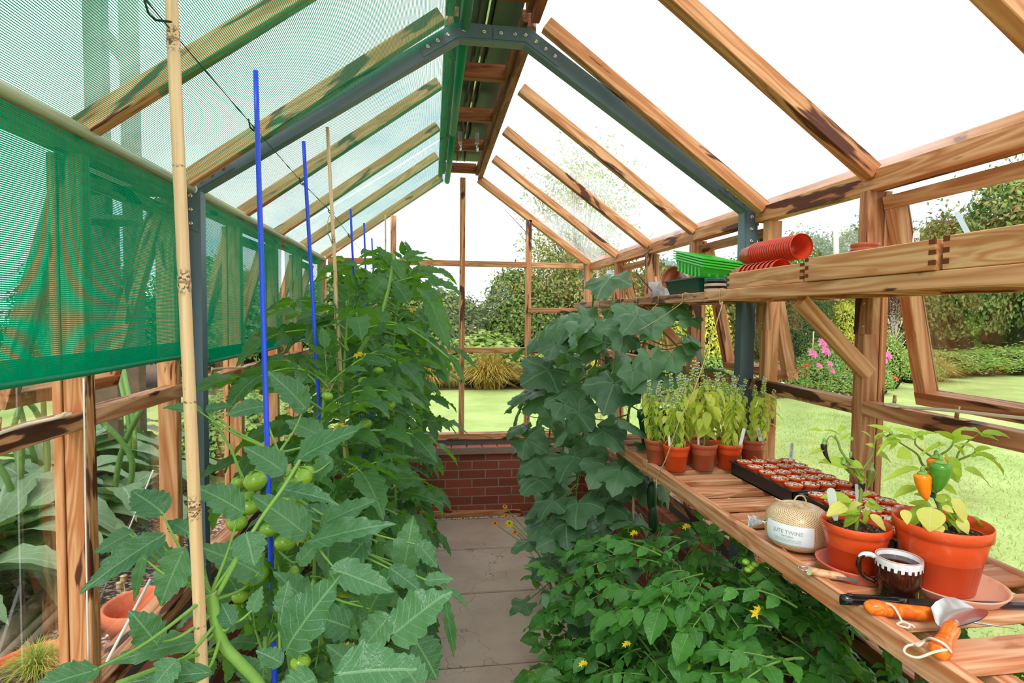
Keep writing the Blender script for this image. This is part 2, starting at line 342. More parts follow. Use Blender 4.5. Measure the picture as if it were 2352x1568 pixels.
def paving():
    t=NT('paving_stone'); v=t.coord(); n=t.noise(v,3.,5.); n2=t.noise(v,60.,4.); c=t.ramp(n,[(.3,srgb(178,152,136)),(.7,srgb(204,180,164))])
    c=t.mix(t.math('MULTIPLY',t.step(n2,.62,.7),.35),c,srgb(110,92,80))
    cr=t.n('TexVoronoi',{'Vector':t.n('VectorMath',{0:v,1:t.noise(v,3.,3.,out=1)},operation='ADD'),'Scale':.9},feature='DISTANCE_TO_EDGE')
    c=t.mix(t.math('MULTIPLY',t.math('SUBTRACT',1.,t.step(cr,.0,.005)),.6),c,srgb(86,72,62))
    w=t.step(t.noise(v,420.,1.),.76,.78); c=t.mix(t.math('MULTIPLY',w,.6),c,srgb(226,218,208))
    return t.done(t.bsdf(c,.75,.25,Normal=t.bump(n2,.25,.004)))
PAVE=paving()
def lawn():
    t=NT('lawn'); v=t.coord(); n=t.noise(v,1.2,4.); n2=t.noise(t.mapping(v,(1,1,1)),55.,4.,.7); n3=t.noise(v,8.,3.)
    c=t.ramp(n,[(.3,srgb(144,164,88)),(.7,srgb(180,196,122))]); c=t.mix(t.math('MULTIPLY',t.step(n2,.4,.75),.55),c,srgb(196,208,146)); c=t.mix(t.math('MULTIPLY',t.step(n3,.55,.8),.4),c,srgb(134,162,80))
    return t.done(t.bsdf(c,.9,.1,Normal=t.bump(n2,.6,.03)))
LAWN=lawn()
def gravel():
    t=NT('gravel'); v=t.coord(); vo=t.n('TexVoronoi',{'Vector':v,'Scale':38.},out=1); d=t.n('TexVoronoi',{'Vector':v,'Scale':38.},out=0)
    c=t.ramp(t.n('SeparateColor',{0:vo}),[(0.,srgb(150,112,100)),(.35,srgb(190,150,136)),(.7,srgb(214,190,176)),(1.,srgb(236,224,212))])
    c=t.mix(t.step(d,.35,.62),c,srgb(84,62,54)); return t.done(t.bsdf(c,.8,.2,Normal=t.bump(t.math('SUBTRACT',1.,d),.9,.02)))
GRAVEL=gravel(); EARTH=compost('earth',srgb(58,42,32),[(.5,srgb(92,70,54)),(.9,srgb(128,104,84))],90.)
def sheer():
    t=NT('clear_plastic'); fr=t.n('Fresnel',{'IOR':1.35}); a=t.n('MixShader',{0:fr,1:t.n('BsdfTransparent',{}),2:t.n('BsdfGlossy',{'Roughness':.12})})
    return t.done(t.n('MixShader',{0:.38,1:a,2:t.n('BsdfTranslucent',{'Color':(.9,.92,.95,1)})}))
SHEER=sheer()
# ================================================================ GREENHOUSE
XR,XL,XC=1.34,-.885,.2275
SXR,SXL=1.297,-.842
PY=[.37,.98,1.58,2.17,2.77,3.39,4.0]          # post / rafter stations
GY=4.70
# ---- floor
f=MB()
ys=[-.6,.0,.65,1.3,1.95,2.647,3.364,4.015,4.64]
fb=MB().box((-1.0,-.6,-.06),(1.45,4.75,-.012))
floor=structure(fb.obj('floor',EARTH))
for i in range(len(ys)-1):
    s=MB(); a,b=ys[i]+.006,ys[i+1]-.006
    s.cbox((-.14,a,-.05),(.78,b,0),.006); s.obj('paving_slab',PAVE,floor)
s=MB().box((-.14,-.6,-.03),(.78,4.64,-.009)); s.obj('mortar_joint',MORTAR,floor)
g=MB()
for k in range(260):
    x=rng.uniform(.0,.72); r=rng.uniform(.005,.011); g.sphere((x,rng.uniform(4.615,4.65),r*.6),r,6,4,0,.7)
tag(g.obj('gravel_strip',plain('pale_grit',srgb(200,190,180),.9,.1,.3)),'strip of pale grit at foot of the brick end wall','gravel',kind='stuff')
# ---- dwarf brick walls (roots of the three walls)
def bwall(c0,c1,along,z1=.54):
    m=MB(); x0,y0=c0;x1,y1=c1
    def q(p,a):
        m.add([p[0],p[1],p[2],p[3]],np.array([[0,1,2,3]]),[(pp[a],pp[2]+.045) for pp in p],0,False)
    z0=-.05
    q([(x0,y0,z0),(x1,y0,z0),(x1,y0,z1),(x0,y0,z1)],0); q([(x1,y1,z0),(x0,y1,z0),(x0,y1,z1),(x1,y1,z1)],0)
    q([(x1,y0,z0),(x1,y1,z0),(x1,y1,z1),(x1,y0,z1)],1); q([(x0,y1,z0),(x0,y0,z0),(x0,y0,z1),(x0,y1,z1)],1)
    q([(x0,y0,z1),(x1,y0,z1),(x1,y1,z1),(x0,y1,z1)],0); return m
wall_far=structure(bwall((-.98,4.66),(1.44,4.88),'x').obj('wall_far',BRICK))
wall_right=structure(bwall((1.31,-.2),(1.53,4.66),'y').obj('wall_right',BRICK))
wall_left=structure(bwall((-1.07,-.2),(-.855,4.66),'y').obj('wall_left',BRICK))
for k in range(17):        # coping bricks on the end wall
    x=-.86+k*.1285; w=.0735 if k in (9,) else .1185
    MB().cbox((x,4.635,.54),(x+.1185,4.86,.604),.004).obj('coping_brick',COPING,wall_far)
for k in range(34):
    y=.2+k*.131
    MB().cbox((1.285,y,.54),(1.51,y+.121,.604),.004).obj('coping_brick',COPING,wall_right)
    MB().cbox((-1.05,y,.54),(-.83,y+.121,.604),.004).obj('coping_brick',COPING,wall_left)
MB().box((-.86,4.63,.545),(1.31,4.85,.596)).obj('mortar_bed',MORTAR,wall_far)
beam('skirting_batten',(-.1,4.645,.045),(.75,4.645,.03),.03,.05,CEDAR,wall_far)
# ---- gable frame
def gy(name,x0,z0,x1,z1,t,d=.06,y=GY,mat=CEDAR,up=None):
    return beam(name,(x0,y+d/2,z0),(x1,y+d/2,z1),d,t,mat,wall_far,up or ((0,0,1) if abs(x1-x0)>abs(z1-z0) else (1,0,0)))
gy('sill',-.9,.676,1.37,.676,.05,.09)
MB().box((-.88,GY+.012,.604),(1.34,GY+.07,.652)).obj('lead_flashing',FLASH,wall_far)
xm=[-.317,.248,.81]
for x in xm:
    top=2.155+(1-abs(x-XC)/1.07)*.70-.0
    top=2.84 if abs(x-.248)<.01 else 2.51
    beam('mullion',(x,GY+.03,.70),(x,GY+.03,top),.06,.044,CEDAR,wall_far,(1,0,0))
for x in (-.885,1.335): beam('corner_post',(x,GY+.03,.70),(x,GY+.03,2.15),.06,.06,CEDAR,wall_far,(1,0,0))
seg=[-.855]+xm+[1.305]
for a,b in zip(seg[:-1],seg[1:]):
    gy('transom',a+.022,2.135,b-.022,2.135,.045); gy('mid_rail',a+.022,1.41,b-.022,1.41,.045)
beam('verge_rafter',(1.33,GY+.03,2.165),(.385,GY+.03,2.84),.06,.06,CEDAR,wall_far,(0.58,0,.81))
beam('verge_rafter',(-.875,GY+.03,2.165),(.07,GY+.03,2.84),.06,.06,CEDAR,wall_far,(-.58,0,.81))
beam('shelf_bearer',(.80,GY-.02,1.752),(1.30,GY-.02,1.752),.03,.042,CEDAR_D,wall_far)
p=MB()
for (x0,x1,z0,z1) in [(a,b,z,z2) for a,b in zip(seg[:-1],seg[1:]) for z,z2 in ((.70,1.39),(1.43,2.11))]:
    p.box((x0+.02,GY+.035,z0),(x1-.02,GY+.039,z1))
p.obj('glass_pane',GLASS,wall_far)
p=MB(); p.prism([(-.85,2.16),(1.30,2.16),(.42,2.82),(.05,2.82)],GY+.035,GY+.039); p.obj('gable_glass',GLASS,wall_far)
# ---- side walls
def side(wall,X,s,steel_y):
    # s=+1 right wall (outside is +X), -1 left wall
    o=lambda d:X+s*d
    beam('sill',(o(.035),-.2,.676),(o(.035),GY,.676),.09,.05,CEDAR_D,wall)
    MB().box((min(o(0),o(.06)),-.2,.604),(max(o(0),o(.06)),GY,.652)).obj('lead_flashing',FLASH,wall)
    st=PY
    for y in st:
        if abs(y-2.17)<.01: continue
        beam('post',(o(.027),y+.022,.70),(o(.027),y+.022,2.10),.054,.042,CEDAR_D if s>0 else CEDAR,wall,(0,1,0))
        beam('glazing_cap',(o(.068),y+.022,.70),(o(.068),y+.022,2.10),.022,.046,CEDAR,wall,(0,1,0))
    yy=2.150
    beam('post',(o(.045),yy,.70),(o(.045),yy,2.10),.06,.04,CEDAR,wall,(0,1,0)); beam('glazing_cap',(o(.07),yy+.03,.70),(o(.07),yy+.03,2.10),.022,.08,CEDAR,wall,(0,1,0))
    E=[-.2]+[v+.022 for v in st]+[GY]
    for a,b in zip(E[:-1],E[1:]):
        beam('mid_rail',(o(.025),a+.022,1.421),(o(.025),b-.022,1.421),.05,.045,CEDAR_D,wall)
    for a,b in ((-.2,2.205),(2.265,GY)):
        beam('eaves_beam',(o(.028),a,2.130),(o(.028),b,2.130),.056,.060,CEDAR,wall)
        beam('eaves_capping',(o(.075),a,2.165),(o(.075),b,2.165),.045,.075,CEDAR,wall)
    g=MB(); vents=((.98,1.58),(2.17,2.77),(3.39,4.0)) if s>0 else ((1.58,2.17),(2.77,3.39),(4.0,4.62))
    for a,b in zip(E[:-1],E[1:]):
        x0,x1=sorted((o(.055),o(.059)))
        g.box((x0,a+.01,.70),(x1,b-.01,1.40))
        if not any(abs(a-.022-v[0])<.02 for v in vents): g.box((x0,a+.01,1.442),(x1,b-.01,2.10))
    g.obj('glass_pane',GLASS,wall)
    return vents
vr=side(wall_right,XR,1,2.23); vl=side(wall_left,XL,-1,2.23)
wn=0
def vent(X,s,y0,y1,ang,lab):
    # top-hung opening light: built hanging straight down, then swung outwards
    global wn; wn+=1
    M=Matrix.Translation((X+s*.062,0,2.085))@Matrix.Rotation(-s*ang,4,'Y')
    r=bpy.data.objects.new('window_%d'%wn,None); COL.objects.link(r); setw(r,M,None); tag(r,lab,'window',kind='structure')
    H=.665; a,b=y0+.028,y1-.028; t=.042; d=.05
    def bm(n,p0,p1,up,mat=CEDAR):
        p0=np.array(p0);p1=np.array(p1); x=nrm(p1-p0); z=nrm(np.array(up,float)); y=np.cross(z,x)
        w=MB().cbox((0,-d/2,-t/2),(np.linalg.norm(p1-p0),d/2,t/2)); w.obj(n,mat,r,M@fromxyz(x,y,z,p0))
    bm('top_rail',(0,a,-t/2),(0,b,-t/2),(0,0,1)); bm('bottom_rail',(0,a,-H+t/2),(0,b,-H+t/2),(0,0,1),CEDAR_D)
    bm('stile',(0,a+t/2,-t),(0,a+t/2,-H+t),(0,1,0),CEDAR_D); bm('stile',(0,b-t/2,-t),(0,b-t/2,-H+t),(0,1,0))
    MB().box((s*.018-.002,a+t,-H+t),(s*.018+.002,b-t,-t)).part('glass_pane',GLASS,r)
    MB().box((s*.022-.003,a+t-.012,-H+t-.012),(s*.022+.003,a+t,-t)).part('glazing_bead',ALU,r)
    return r
lr=['open top-hung vent nearest the camera on the right, pane over the lawn','open top-hung vent behind the right grey steel post','open top-hung vent at the far end of the right wall']
ll=['open top-hung vent behind the nearest green side shade','open top-hung vent behind the middle green side shade','open top-hung vent in the far left corner']
for (a,b),l in zip(vr,lr): vent(XR,1,a+.022,b+.022 if b<2.1 else b+.022,.225,l)
for (a,b),l in zip(vl,ll): vent(XL,-1,a+.022,b+.022,.28,l)
# ---- roof
k=(2.80-2.153)/(1.30-.40)
def roofz(x,s): d=(x-XC)*s; return 2.153+(1.0725-d)*k
gr=MB()
for s in (1,-1):
    xe=XC+s*1.165; xr=XC+s*.17; off=.062
    for a,b in zip([-.2]+PY,PY+[GY+.03]):
        v=[(xe,a+.025,roofz(xe,s)+off),(xe,b-.0,roofz(xe,s)+off),(xr,b-.0,roofz(xr,s)+off),(xr,a+.025,roofz(xr,s)+off)]
        v+= [(x,y,z+.004) for x,y,z in v]
        gr.add(v,[(0,1,2,3),(7,6,5,4),(0,4,5,1),(1,5,6,2),(2,6,7,3),(3,7,4,0)],None,0,False)
ceiling=structure(gr.obj('ceiling',ROOFG))
for s in (1,-1):
    for y in PY:
        xe=XC+s*1.10; xr=XC+s*.185; d=.052
        n=nrm((s*k,0,1)); yo=y-.0 if abs(y-2.17)>.01 else y-.014
        beam('rafter',np.array((xe,yo,roofz(xe,s)))+n*d/2,np.array((xr,yo,roofz(xr,s)))+n*d/2,.044,d,CEDAR,ceiling,n)
        MB()
    for a,b in ((-.2,2.20),(2.27,GY+.06)):
        beam('ridge_beam',(XC+s*.165,a,2.875),(XC+s*.165,b,2.875),.034,.075,CEDAR_R,ceiling)
        beam('ridge_trim',(XC+s*.138,a,2.90),(XC+s*.138,b,2.90),.022,.05,CEDAR_R,ceiling)
for y in (1.55,2.10,2.83,3.43,4.03,4.66):
    q=beam('ridge_noggin',(XC-.127,y,2.905),(XC+.127,y,2.905),.04,.075,CEDAR_R,ceiling)
rb=MB().box((XC-.15,-.2,3.0),(XC+.15,4.8,3.02)); rb.obj('ridge_cap',DGREENP,ceiling)
for dx in (-.03,0,.03): MB().cbox((XC+dx-.004,-.2,2.965),(XC+dx+.004,4.7,2.998),.001).obj('ridge_track',ALU if dx==0 else BLACKP,ceiling)
for x,z in ((-.09,2.90),(.085,2.885),(-.065,2.925),(.07,2.92)):
    b=MB().sphere((XC+x,2.078,z),.008,10,6); b.obj('screw_head',BOLT,ceiling)
for x in (-.05,.06):
    t=MB(); t.cbox((XC+x-.012,3.72,2.83),(XC+x+.012,3.755,2.90),.003); t.tube([(XC+x,3.735,2.84),(XC+x,3.70,2.77)],.008,10); t.obj('vent_fitting',ALU,ceiling)
# ---- grey steel portal frame
st=thing('steel_portal_frame','dark grey bolted steel portal frame spanning the greenhouse mid-way','frame',(XC,2.235,0))
inn=[(SXL,0),(SXL,2.145),(.10,2.762),(.355,2.762),(SXR,2.145),(SXR,0)]
out=[(SXL-.062,0),(SXL-.062,2.178),(.082,2.826),(.373,2.826),(SXR+.062,2.178),(SXR+.062,0)]
def seg(i,y0,y1,ii=inn,oo=out): m=MB(); m.prism([ii[i],ii[i+1],oo[i+1],oo[i]],y0,y1); return m
nm=['column','roof_member','ridge_plate','roof_member','column']
for i in range(5): seg(i,2.215,2.262).obj(nm[i],STEEL,st)
def lerp(a,b,t): return (a[0]+(b[0]-a[0])*t,a[1]+(b[1]-a[1])*t)
def plate(i,t0,t1):
    a=[lerp(inn[i],inn[i+1],t) for t in (t0,t1)]; b=[lerp(out[i],out[i+1],t) for t in (t0,t1)]
    ia=lambda p,q:lerp(p,q,.14); ib=lambda p,q:lerp(p,q,.86)
    MB().prism([ia(a[0],b[0]),ia(a[1],b[1]),ib(a[1],b[1]),ib(a[0],b[0])],2.211,2.2155).obj('joint_plate',STEEL,st)
def bolts(i,ts):
    for t in ts:
        p=lerp(lerp(inn[i],inn[i+1],t),lerp(out[i],out[i+1],t),.52)
        b=MB().lathe([(.0085,0),(.0085,.002),(.006,.005),(.003,.0055),(.0025,.003),(.0001,.003)],12)
        b.obj('bolt',BOLT,st,Matrix.Translation((p[0],2.211,p[1]))@Matrix.Rotation(PI/2,4,'X'))
plate(0,.928,1); bolts(0,(.937,.96,.983)); plate(4,0,.072); bolts(4,(.017,.040,.063))
plate(1,0,.135); bolts(1,(.035,.075,.115)); plate(1,.86,1); bolts(1,(.885,.925,.965)); plate(3,0,.14); bolts(3,(.035,.075,.115)); plate(3,.865,1); bolts(3,(.885,.925,.965))
plate(2,0,.49); plate(2,.51,1); bolts(2,(.1,.38,.62,.82,.97))
# ---- shades on the left
def shade_roof(y0,y1,lab):
    r=thing('roof_shade',lab,'shade',(-.86,y0,2.147),group='green roof shades')
    P=[np.array((-.866,0,2.152)),np.array((.112,0,2.800))]; L=np.linalg.norm(P[1]-P[0]); m=MB(); nu,nv=12,10
    V=[];U=[]
    for i in range(nu+1):
        for j in range(nv+1):
            a=i/nu; p=P[0]*(1-a)+P[1]*a; sag=-.010*math.sin(PI*a)*(1+.3*math.sin(j*1.7)); V.append((p[0],y0+(y1-y0)*j/nv,p[2]+sag)); U.append((a*L,(y1-y0)*j/nv))
    F=[(i*(nv+1)+j,i*(nv+1)+j+1,(i+1)*(nv+1)+j+1,(i+1)*(nv+1)+j) for i in range(nu) for j in range(nv)]
    m.add(V,np.array(F),U); m.obj('netting',NETR,r)
    t=MB().tube([(.118,y0,2.792),(.118,y1,2.792)],.021,16); t.obj('rolled_end',GREENBAR,r)
    e=MB().tube([(.118,y0-.012,2.792),(.118,y0-.0005,2.792)],.012,12); e.obj('roller_end',ALU,r)
shade_roof(.15,2.165,'green roof shade over the near bay, in front of the grey steel frame')
shade_roof(2.30,3.43,'green roof shade in the middle bay, just beyond the grey steel frame')
shade_roof(3.455,4.66,'green roof shade at the far end of the left roof slope')
def shade_side(y0,y1,zb,lab):
    r=thing('side_shade',lab,'shade',(-.862,y0,2.14),group='green side shades')
    m=MB(); nv,nu=24,8; V=[];U=[]
    for i in range(nu+1):
        for j in range(nv+1):
            z=2.128+(zb-2.128)*i/nu; y=y0+(y1-y0)*j/nv; V.append((-.862+.006*math.sin(y*9)*i/nu,y,z)); U.append((2.128-z,y))
    F=[(i*(nv+1)+j,i*(nv+1)+j+1,(i+1)*(nv+1)+j+1,(i+1)*(nv+1)+j) for i in range(nu) for j in range(nv)]
    m.add(V,np.array(F),U); m.obj('netting',NETS,r)
    h=MB()
    V=[];U=[]
    for i in range(2):
        for j in range(nv+1):
            y=y0+(y1-y0)*j/nv; V.append((-.859+.006*math.sin(y*9),y,zb+.045*(1-i))); U.append((.045*i,y))
    h.add(V,np.array([(j,j+1,nv+2+j,nv+1+j) for j in range(nv)]),U); h.obj('hem',NETS,r)
    t=MB().tube([(-.862+.006*math.sin(y*9),y,zb-.006) for y in np.linspace(y0,y1,nv)],.008,10); t.obj('weighted_bar',GREENBAR,r)
shade_side(.15,2.135,1.553,'green side shade hanging nearest the camera, left of the grey steel column')
shade_side(2.30,3.41,1.515,'green side shade in the middle, right of the grey steel column')
shade_side(3.475,4.64,1.53,'green side shade hanging in the far left corner')
def rail(y0,y1,lab,grp='pale shade rails'):
    r=MB().tube([(-.862,y0,2.150),(-.862,y1,2.146)],.0155,14).obj('shade_rail',OLIVE); tag(r,lab,'rail',grp)
    for y in (y0,y1): MB().tube([(-.862,y-.004,2.1485),(-.862,y+.004,2.1485)],.0175,14).obj('end_cap',WHITEP,r)
rail(.1,2.195,'pale eaves rail carrying the nearest green shades'); rail(2.275,3.44,'pale eaves rail carrying the middle green shades'); rail(3.45,4.70,'pale eaves rail carrying the far left green shades')
# ---- shelf and bench on the right
def shelf(y0,y1,z,lab,mat=CEDAR):
    r=thing('shelf',lab,'shelf',(1.19,y0,z),group='wall shelves')
    beam('front_rail',(1.062,y0,z-.019),(1.062,y1,z-.019),.022,.038,mat,r)
    beam('back_rail',(1.325,y0,z-.019),(1.325,y1,z-.019),.022,.038,mat,r)
    for j in range(4): beam('slat',(1.098+j*.06,y0,z-.007),(1.098+j*.06,y1,z-.007),.046,.014,mat,r)
    n=int((y1-y0)/.4)+1
    for i in range(n+1):
        y=y0+.02+(y1-y0-.04)*i/n; beam('cross_batten',(1.075,y,z-.026),(1.314,y,z-.026),.03,.022,mat,r)
    return r
sh1=shelf(.2,2.055,1.8045,'long cedar wall shelf nearest the camera, holding dovetailed boxes'); sh2=shelf(2.065,4.1,1.8015,'far cedar wall shelf holding green trays, looped with jute strings',CEDAR_D)
for y,rt in ((1.545,sh1),(2.80,sh2),(.40,sh1),(3.9,sh2)):
    beam('brace',(1.09,y+.0,1.755),(1.325,y+.0,1.535),.04,.04,CEDAR,rt,(.68,0,.73))
for y,rt in ((2.105,sh1),(1.56,sh1)):
    b=beam('support_block',(1.327,y,1.655),(1.327,y,1.778),.022,.075,CEDAR_D,rt,(0,1,0))
    for z in (1.68,1.75): MB().lathe([(.006,0),(.004,.002),(.0001,.002)],10).obj('screw_head',BOLT,rt,Matrix.Translation((1.316,y,z))@Matrix.Rotation(-PI/2,4,'Y'))
BZ=1.13
def bench(y0,y1,lab,slats,z=BZ):
    r=thing('slatted_bench',lab,'bench',(1.08,y0,z),group='slatted benches')
    beam('front_rail',(.848,y0,z-.020),(.848,y1,z-.020),.022,.052,BENCHW,r,b=.003); beam('back_rail',(1.317,y0,z-.020),(1.317,y1,z-.020),.02,.052,BENCHW,r,b=.003)
    for yc,w in slats: beam('slat',(.860,yc,z-.011),(1.306,yc,z-.010),w,.020,BENCHW,r,b=.003)
    for y in np.arange(y0+.03,y1,.9): beam('bearer',(.860,y,z-.045),(1.306,y,z-.045),.04,.045,BENCHW,r)
    for x in (.95,1.2): beam('under_batten',(x,y0,z-.033),(x,y1,z-.033),.04,.02,BENCHW,r)
    return r
ys=list(np.arange(.56,2.10,.1305)); bench(.3,2.125,'slatted cedar bench nearest the camera, carrying pots and tools',[(y,.076) for y in [.43]+ys])
bench(2.135,2.62,'short far slatted bench holding the dark green pot',[(y,.10) for y in (2.20,2.33,2.46,2.58)],BZ-.004)
for y in (.35,1.25,2.08):
    leg=beam('bench_leg',(1.285,y,.605),(1.285,y,BZ-.07),.045,.045,BENCHW,None,(0,1,0)); leg['label']='wooden upright under the bench against the brick wall '+{.35:'nearest the camera',1.25:'below the pepper pots',2.08:'below the basil pots'}[y]; leg['category']='bench leg'
# ---- casement stays, pegs
def stay(side,y0,y1,x,z,lab,tilt=0.):
    r=thing('casement_stay',lab,'window stay',(x,y0,z))
    pts=[(x,y0,z),(x+.004,y0-.02,z+.004),(x+.012,y0-.06,z+.002)]+[(x+.02*side,y0-(y0-y1)*t,z+tilt*t) for t in (.4,.7,1)]
    m=MB().tube(spline(pts,5),.0042,8); m.obj('bar',PALESTAY,r)
    m=MB(); c=np.array((x,y0-.018,z)); an=np.linspace(0,2*PI,14); m.tube([c+np.array((.009*math.sin(a),.022*math.cos(a),0)) for a in an],.003,6); m.obj('loop',PALESTAY,r)
PALESTAY=plain('pale_stay',srgb(232,214,186),.4,.5,.08); BRASS=plain('brass',srgb(190,150,100),.35,.5,.1,Metallic=.6)
stay(1,1.46,1.05,1.318,1.452,'pale stay bar lying on the right rail below the open vent',.03)
stay(1,2.62,2.42,1.318,1.452,'pale stay bar on the rail left of the right grey column',.01)
stay(-1,1.47,1.2,-.862,1.455,'pale stay bar on the left rail nearest the camera',-.01); stay(-1,2.75,2.42,-.862,1.452,'pale stay bar on the left rail beyond the grey column',.02)
for i,(x,y,l) in enumerate(((1.352,1.47,'left brass peg on the right rail below the open vent'),(1.352,1.27,'right brass peg on the right rail below the open vent'),(-.897,1.30,'brass peg on the left rail nearest the camera'),(-.897,2.45,'brass peg on the left rail beyond the grey column'))):
    r=thing('casement_peg',l,'window peg',(x,y,1.444)); MB().cbox((x-.012,y-.03,1.444),(x+.012,y+.03,1.447),.001).obj('plate',BRASS,r); MB().tube([(x,y,1.446),(x+.003,y,1.478)],.005,10).obj('pin',BRASS,r)
# ================================================================ LEAF PROTOTYPES
def leaflet(nv,nu,w=.34,lob=.22,teeth=5,fold=.25,droop=.25,peak=.62,seed=0,heart=.0,crk=.02,curl=0.):
    # one leaflet of length 1 along +Y, upper face +Z
    r=np.random.default_rng(seed); v=np.linspace(0,1,nv+1)
    hw=w*np.clip(np.sin(PI*v**peak),0,1)**.82; p=(v*teeth*.999)%1
    hw=hw*(1-lob*(1-p)); hw[0]=.012; hw[-1]=.003
    u=np.linspace(-1,1,2*nu+1); X=hw[:,None]*u[None,:]
    Y=v[:,None]-heart*np.abs(u)[None,:]*(1-v[:,None])**3+lob*.10*p[:,None]*np.abs(u)[None,:]**2
    ph=r.uniform(0,6,3)
    Z=fold*np.abs(X)-droop*Y**2-curl*X**2*4+crk*np.sin(9*Y+ph[0]+5*np.abs(X))*np.abs(u)[None,:]+crk*.7*np.sin(23*Y+ph[1])*np.abs(u)[None,:]
    V=np.stack([X,Y,Z],-1).reshape(-1,3); m=2*nu+1
    i=np.arange(nv)[:,None]*m; j=np.arange(2*nu)[None,:]
    F=np.stack([i+j,i+j+1,i+m+j+1,i+m+j],-1).reshape(-1,4)
    return V,F,np.stack([X,np.repeat(v[:,None],m,1)],-1).reshape(-1,2)
def place(mb,L,ydir,zup,pos,s,m=0,sx=1.):
    x,y,z=frame(ydir,zup); V,F,U=L
    mb.add((V*np.array([sx,1,1]))@(np.stack([x,y,z])*s)+np.asarray(pos),F,U,m)
def protos(n,nv,nu,**k): return [leaflet(nv,nu,seed=i,**k) for i in range(n)]
T_HI=protos(6,26,4,w=.33,lob=.24,teeth=6,fold=.20,droop=.26,heart=.10,crk=.030)
T_MD=protos(6,14,2,w=.33,lob=.28,teeth=5,fold=.25,droop=.34,heart=.08,crk=.03)
B_HI=protos(6,14,3,w=.42,lob=.12,teeth=4,fold=.16,droop=.22,heart=.12,crk=.03)
P_HI=protos(5,12,2,w=.25,lob=0,teeth=1,fold=.25,droop=.35,peak=.72,crk=.012)
BAS=protos(4,6,1,w=.27,lob=0,teeth=1,fold=.35,droop=.5,peak=.75,crk=.0)
def compound(seed,L,pr,size,pairs=3,droop=.5,small=True):
    # compound leaf: rachis along +Y drooping, slot 0 = blade, slot 1 = stalk
    r=np.random.default_rng(seed); mb=MB()
    f=lambda t: np.array([.04*math.sin(3*t+seed)*L,L*t*(1-.18*droop*t),L*(.12*t-droop*t*t*.75)])
    mb.tube([f(t) for t in np.linspace(0,.97,7)],np.linspace(.0042,.0018,7)*(L/.3*.9+.2),5,False,1)
    for i in range(pairs):
        t=.34+.56*i/max(1,pairs-1)-.06
        d=f(t+.02)-f(t-.02); d/=np.linalg.norm(d)
        for s in (-1,1):
            a=math.radians(r.uniform(48,72)); lat=np.array([s,0,0.])
            yd=d*math.cos(a)+lat*math.sin(a)+np.array([0,0,r.uniform(-.35,.05)])
            sz=size*(.62+.22*math.sin(PI*(t-.1)))*r.uniform(.8,1.15)
            b=f(t+s*.015); q=b+nrm(yd)*sz*.14
            mb.tube([b,q],.0014,4,False,1)
            place(mb,pr[r.integers(len(pr))],yd,np.array([s*.1,0,1])+r.normal(0,.18,3),q,sz)
            if small and i<pairs-1 and r.random()<.8:
                t2=t+.12; b2=f(t2); place(mb,pr[r.integers(len(pr))],lat*1.0+d*.3,(0,0,1),b2,sz*.34)
    d=f(1)-f(.95); place(mb,pr[r.integers(len(pr))],d,(0,0,1),f(.97),size*1.15)
    return mb
CT=[compound(i,.30,T_MD,.115,3,.35+.09*i) for i in range(6)]
CTH=[compound(i+20,.30,T_HI,.125,3,.3+.1*i) for i in range(4)]
CB=[compound(i+40,.15,B_HI,.055,3,.3+.1*i,False) for i in range(6)]
def putleaf(mb,c,ydir,zup,pos,s):
    x,y,z=frame(ydir,zup); mb.merge(c,fromxyz(x*s,y*s,z*s,pos))
def palmleaf(seed,na=40,nr=5):
    # five-cornered cucumber leaf, stalk joins at the origin, tip towards +Y, length about 1
    r=np.random.default_rng(seed); a=np.linspace(-PI*.93,PI*.93,na+1)
    base=.46+.13*np.cos(a)+.10*np.cos(5*a)*np.exp(-np.abs(a)*.25)
    base=base+.06*np.exp(-((np.abs(a)-2.45)/.4)**2)+.018*np.where(np.arange(na+1)%2==0,1,-1)*(np.abs(a)<2.8)
    rr=np.linspace(0.02,1,nr+1)**.8; R=rr[:,None]*base[None,:]
    X=R*np.sin(a)[None,:]; Y=R*np.cos(a)[None,:]; ph=r.uniform(0,6,4)
    q=np.abs(((a+10*.62)/.62)%1-.5)*2   # 0 on veins .. 1 between
    Z=.10*R*np.cos(2*PI*(a/1.24))[None,:]*.5 -.34*R**2*(1+.5*np.sin(a+ph[0])[None,:]) +.03*np.sin(14*Y+ph[1])*rr[:,None]+.03*np.sin(17*X+ph[2])*rr[:,None]+.035*np.sin(4*a+ph[3])[None,:]*rr[:,None]**2
    m=na+1; V=np.stack([X,Y,Z],-1).reshape(-1,3); i=np.arange(nr)[:,None]*m; j=np.arange(na)[None,:]
    F=np.stack([i+j,i+m+j,i+m+j+1,i+j+1],-1).reshape(-1,4)
    return V,F,np.stack([X,Y],-1).reshape(-1,2)
PALM=[palmleaf(i) for i in range(7)]; PALML=[palmleaf(i+9,20,3) for i in range(6)]
def tomato(mb_c,r,seed):
    m=MB(); k=8; th=np.linspace(-PI/2,PI/2,10)
    prof=[(max(r*math.cos(t)*(1+.06*math.cos(2*t)),1e-4),r*.86*math.sin(t)-(.10*r if t>1.2 else 0)) for t in th]; m.lathe(prof,16)
    for i in range(5):
        a=i*1.257+seed; d=np.array([math.cos(a),math.sin(a),.15]); place(m,BAS[0],d,(0,0,1),np.array([0,0,r*.80]),r*.75,1,.5)
    m.tube([(0,0,r*.75),(.1*r,0,r*1.15),(.35*r,0,r*1.5)],[.0016,.002,.002],6,True,1)
    return m
TOMP=[tomato(None,1.,i).mesh('tomato',[TOMF,STEM]) for i in range(2)]
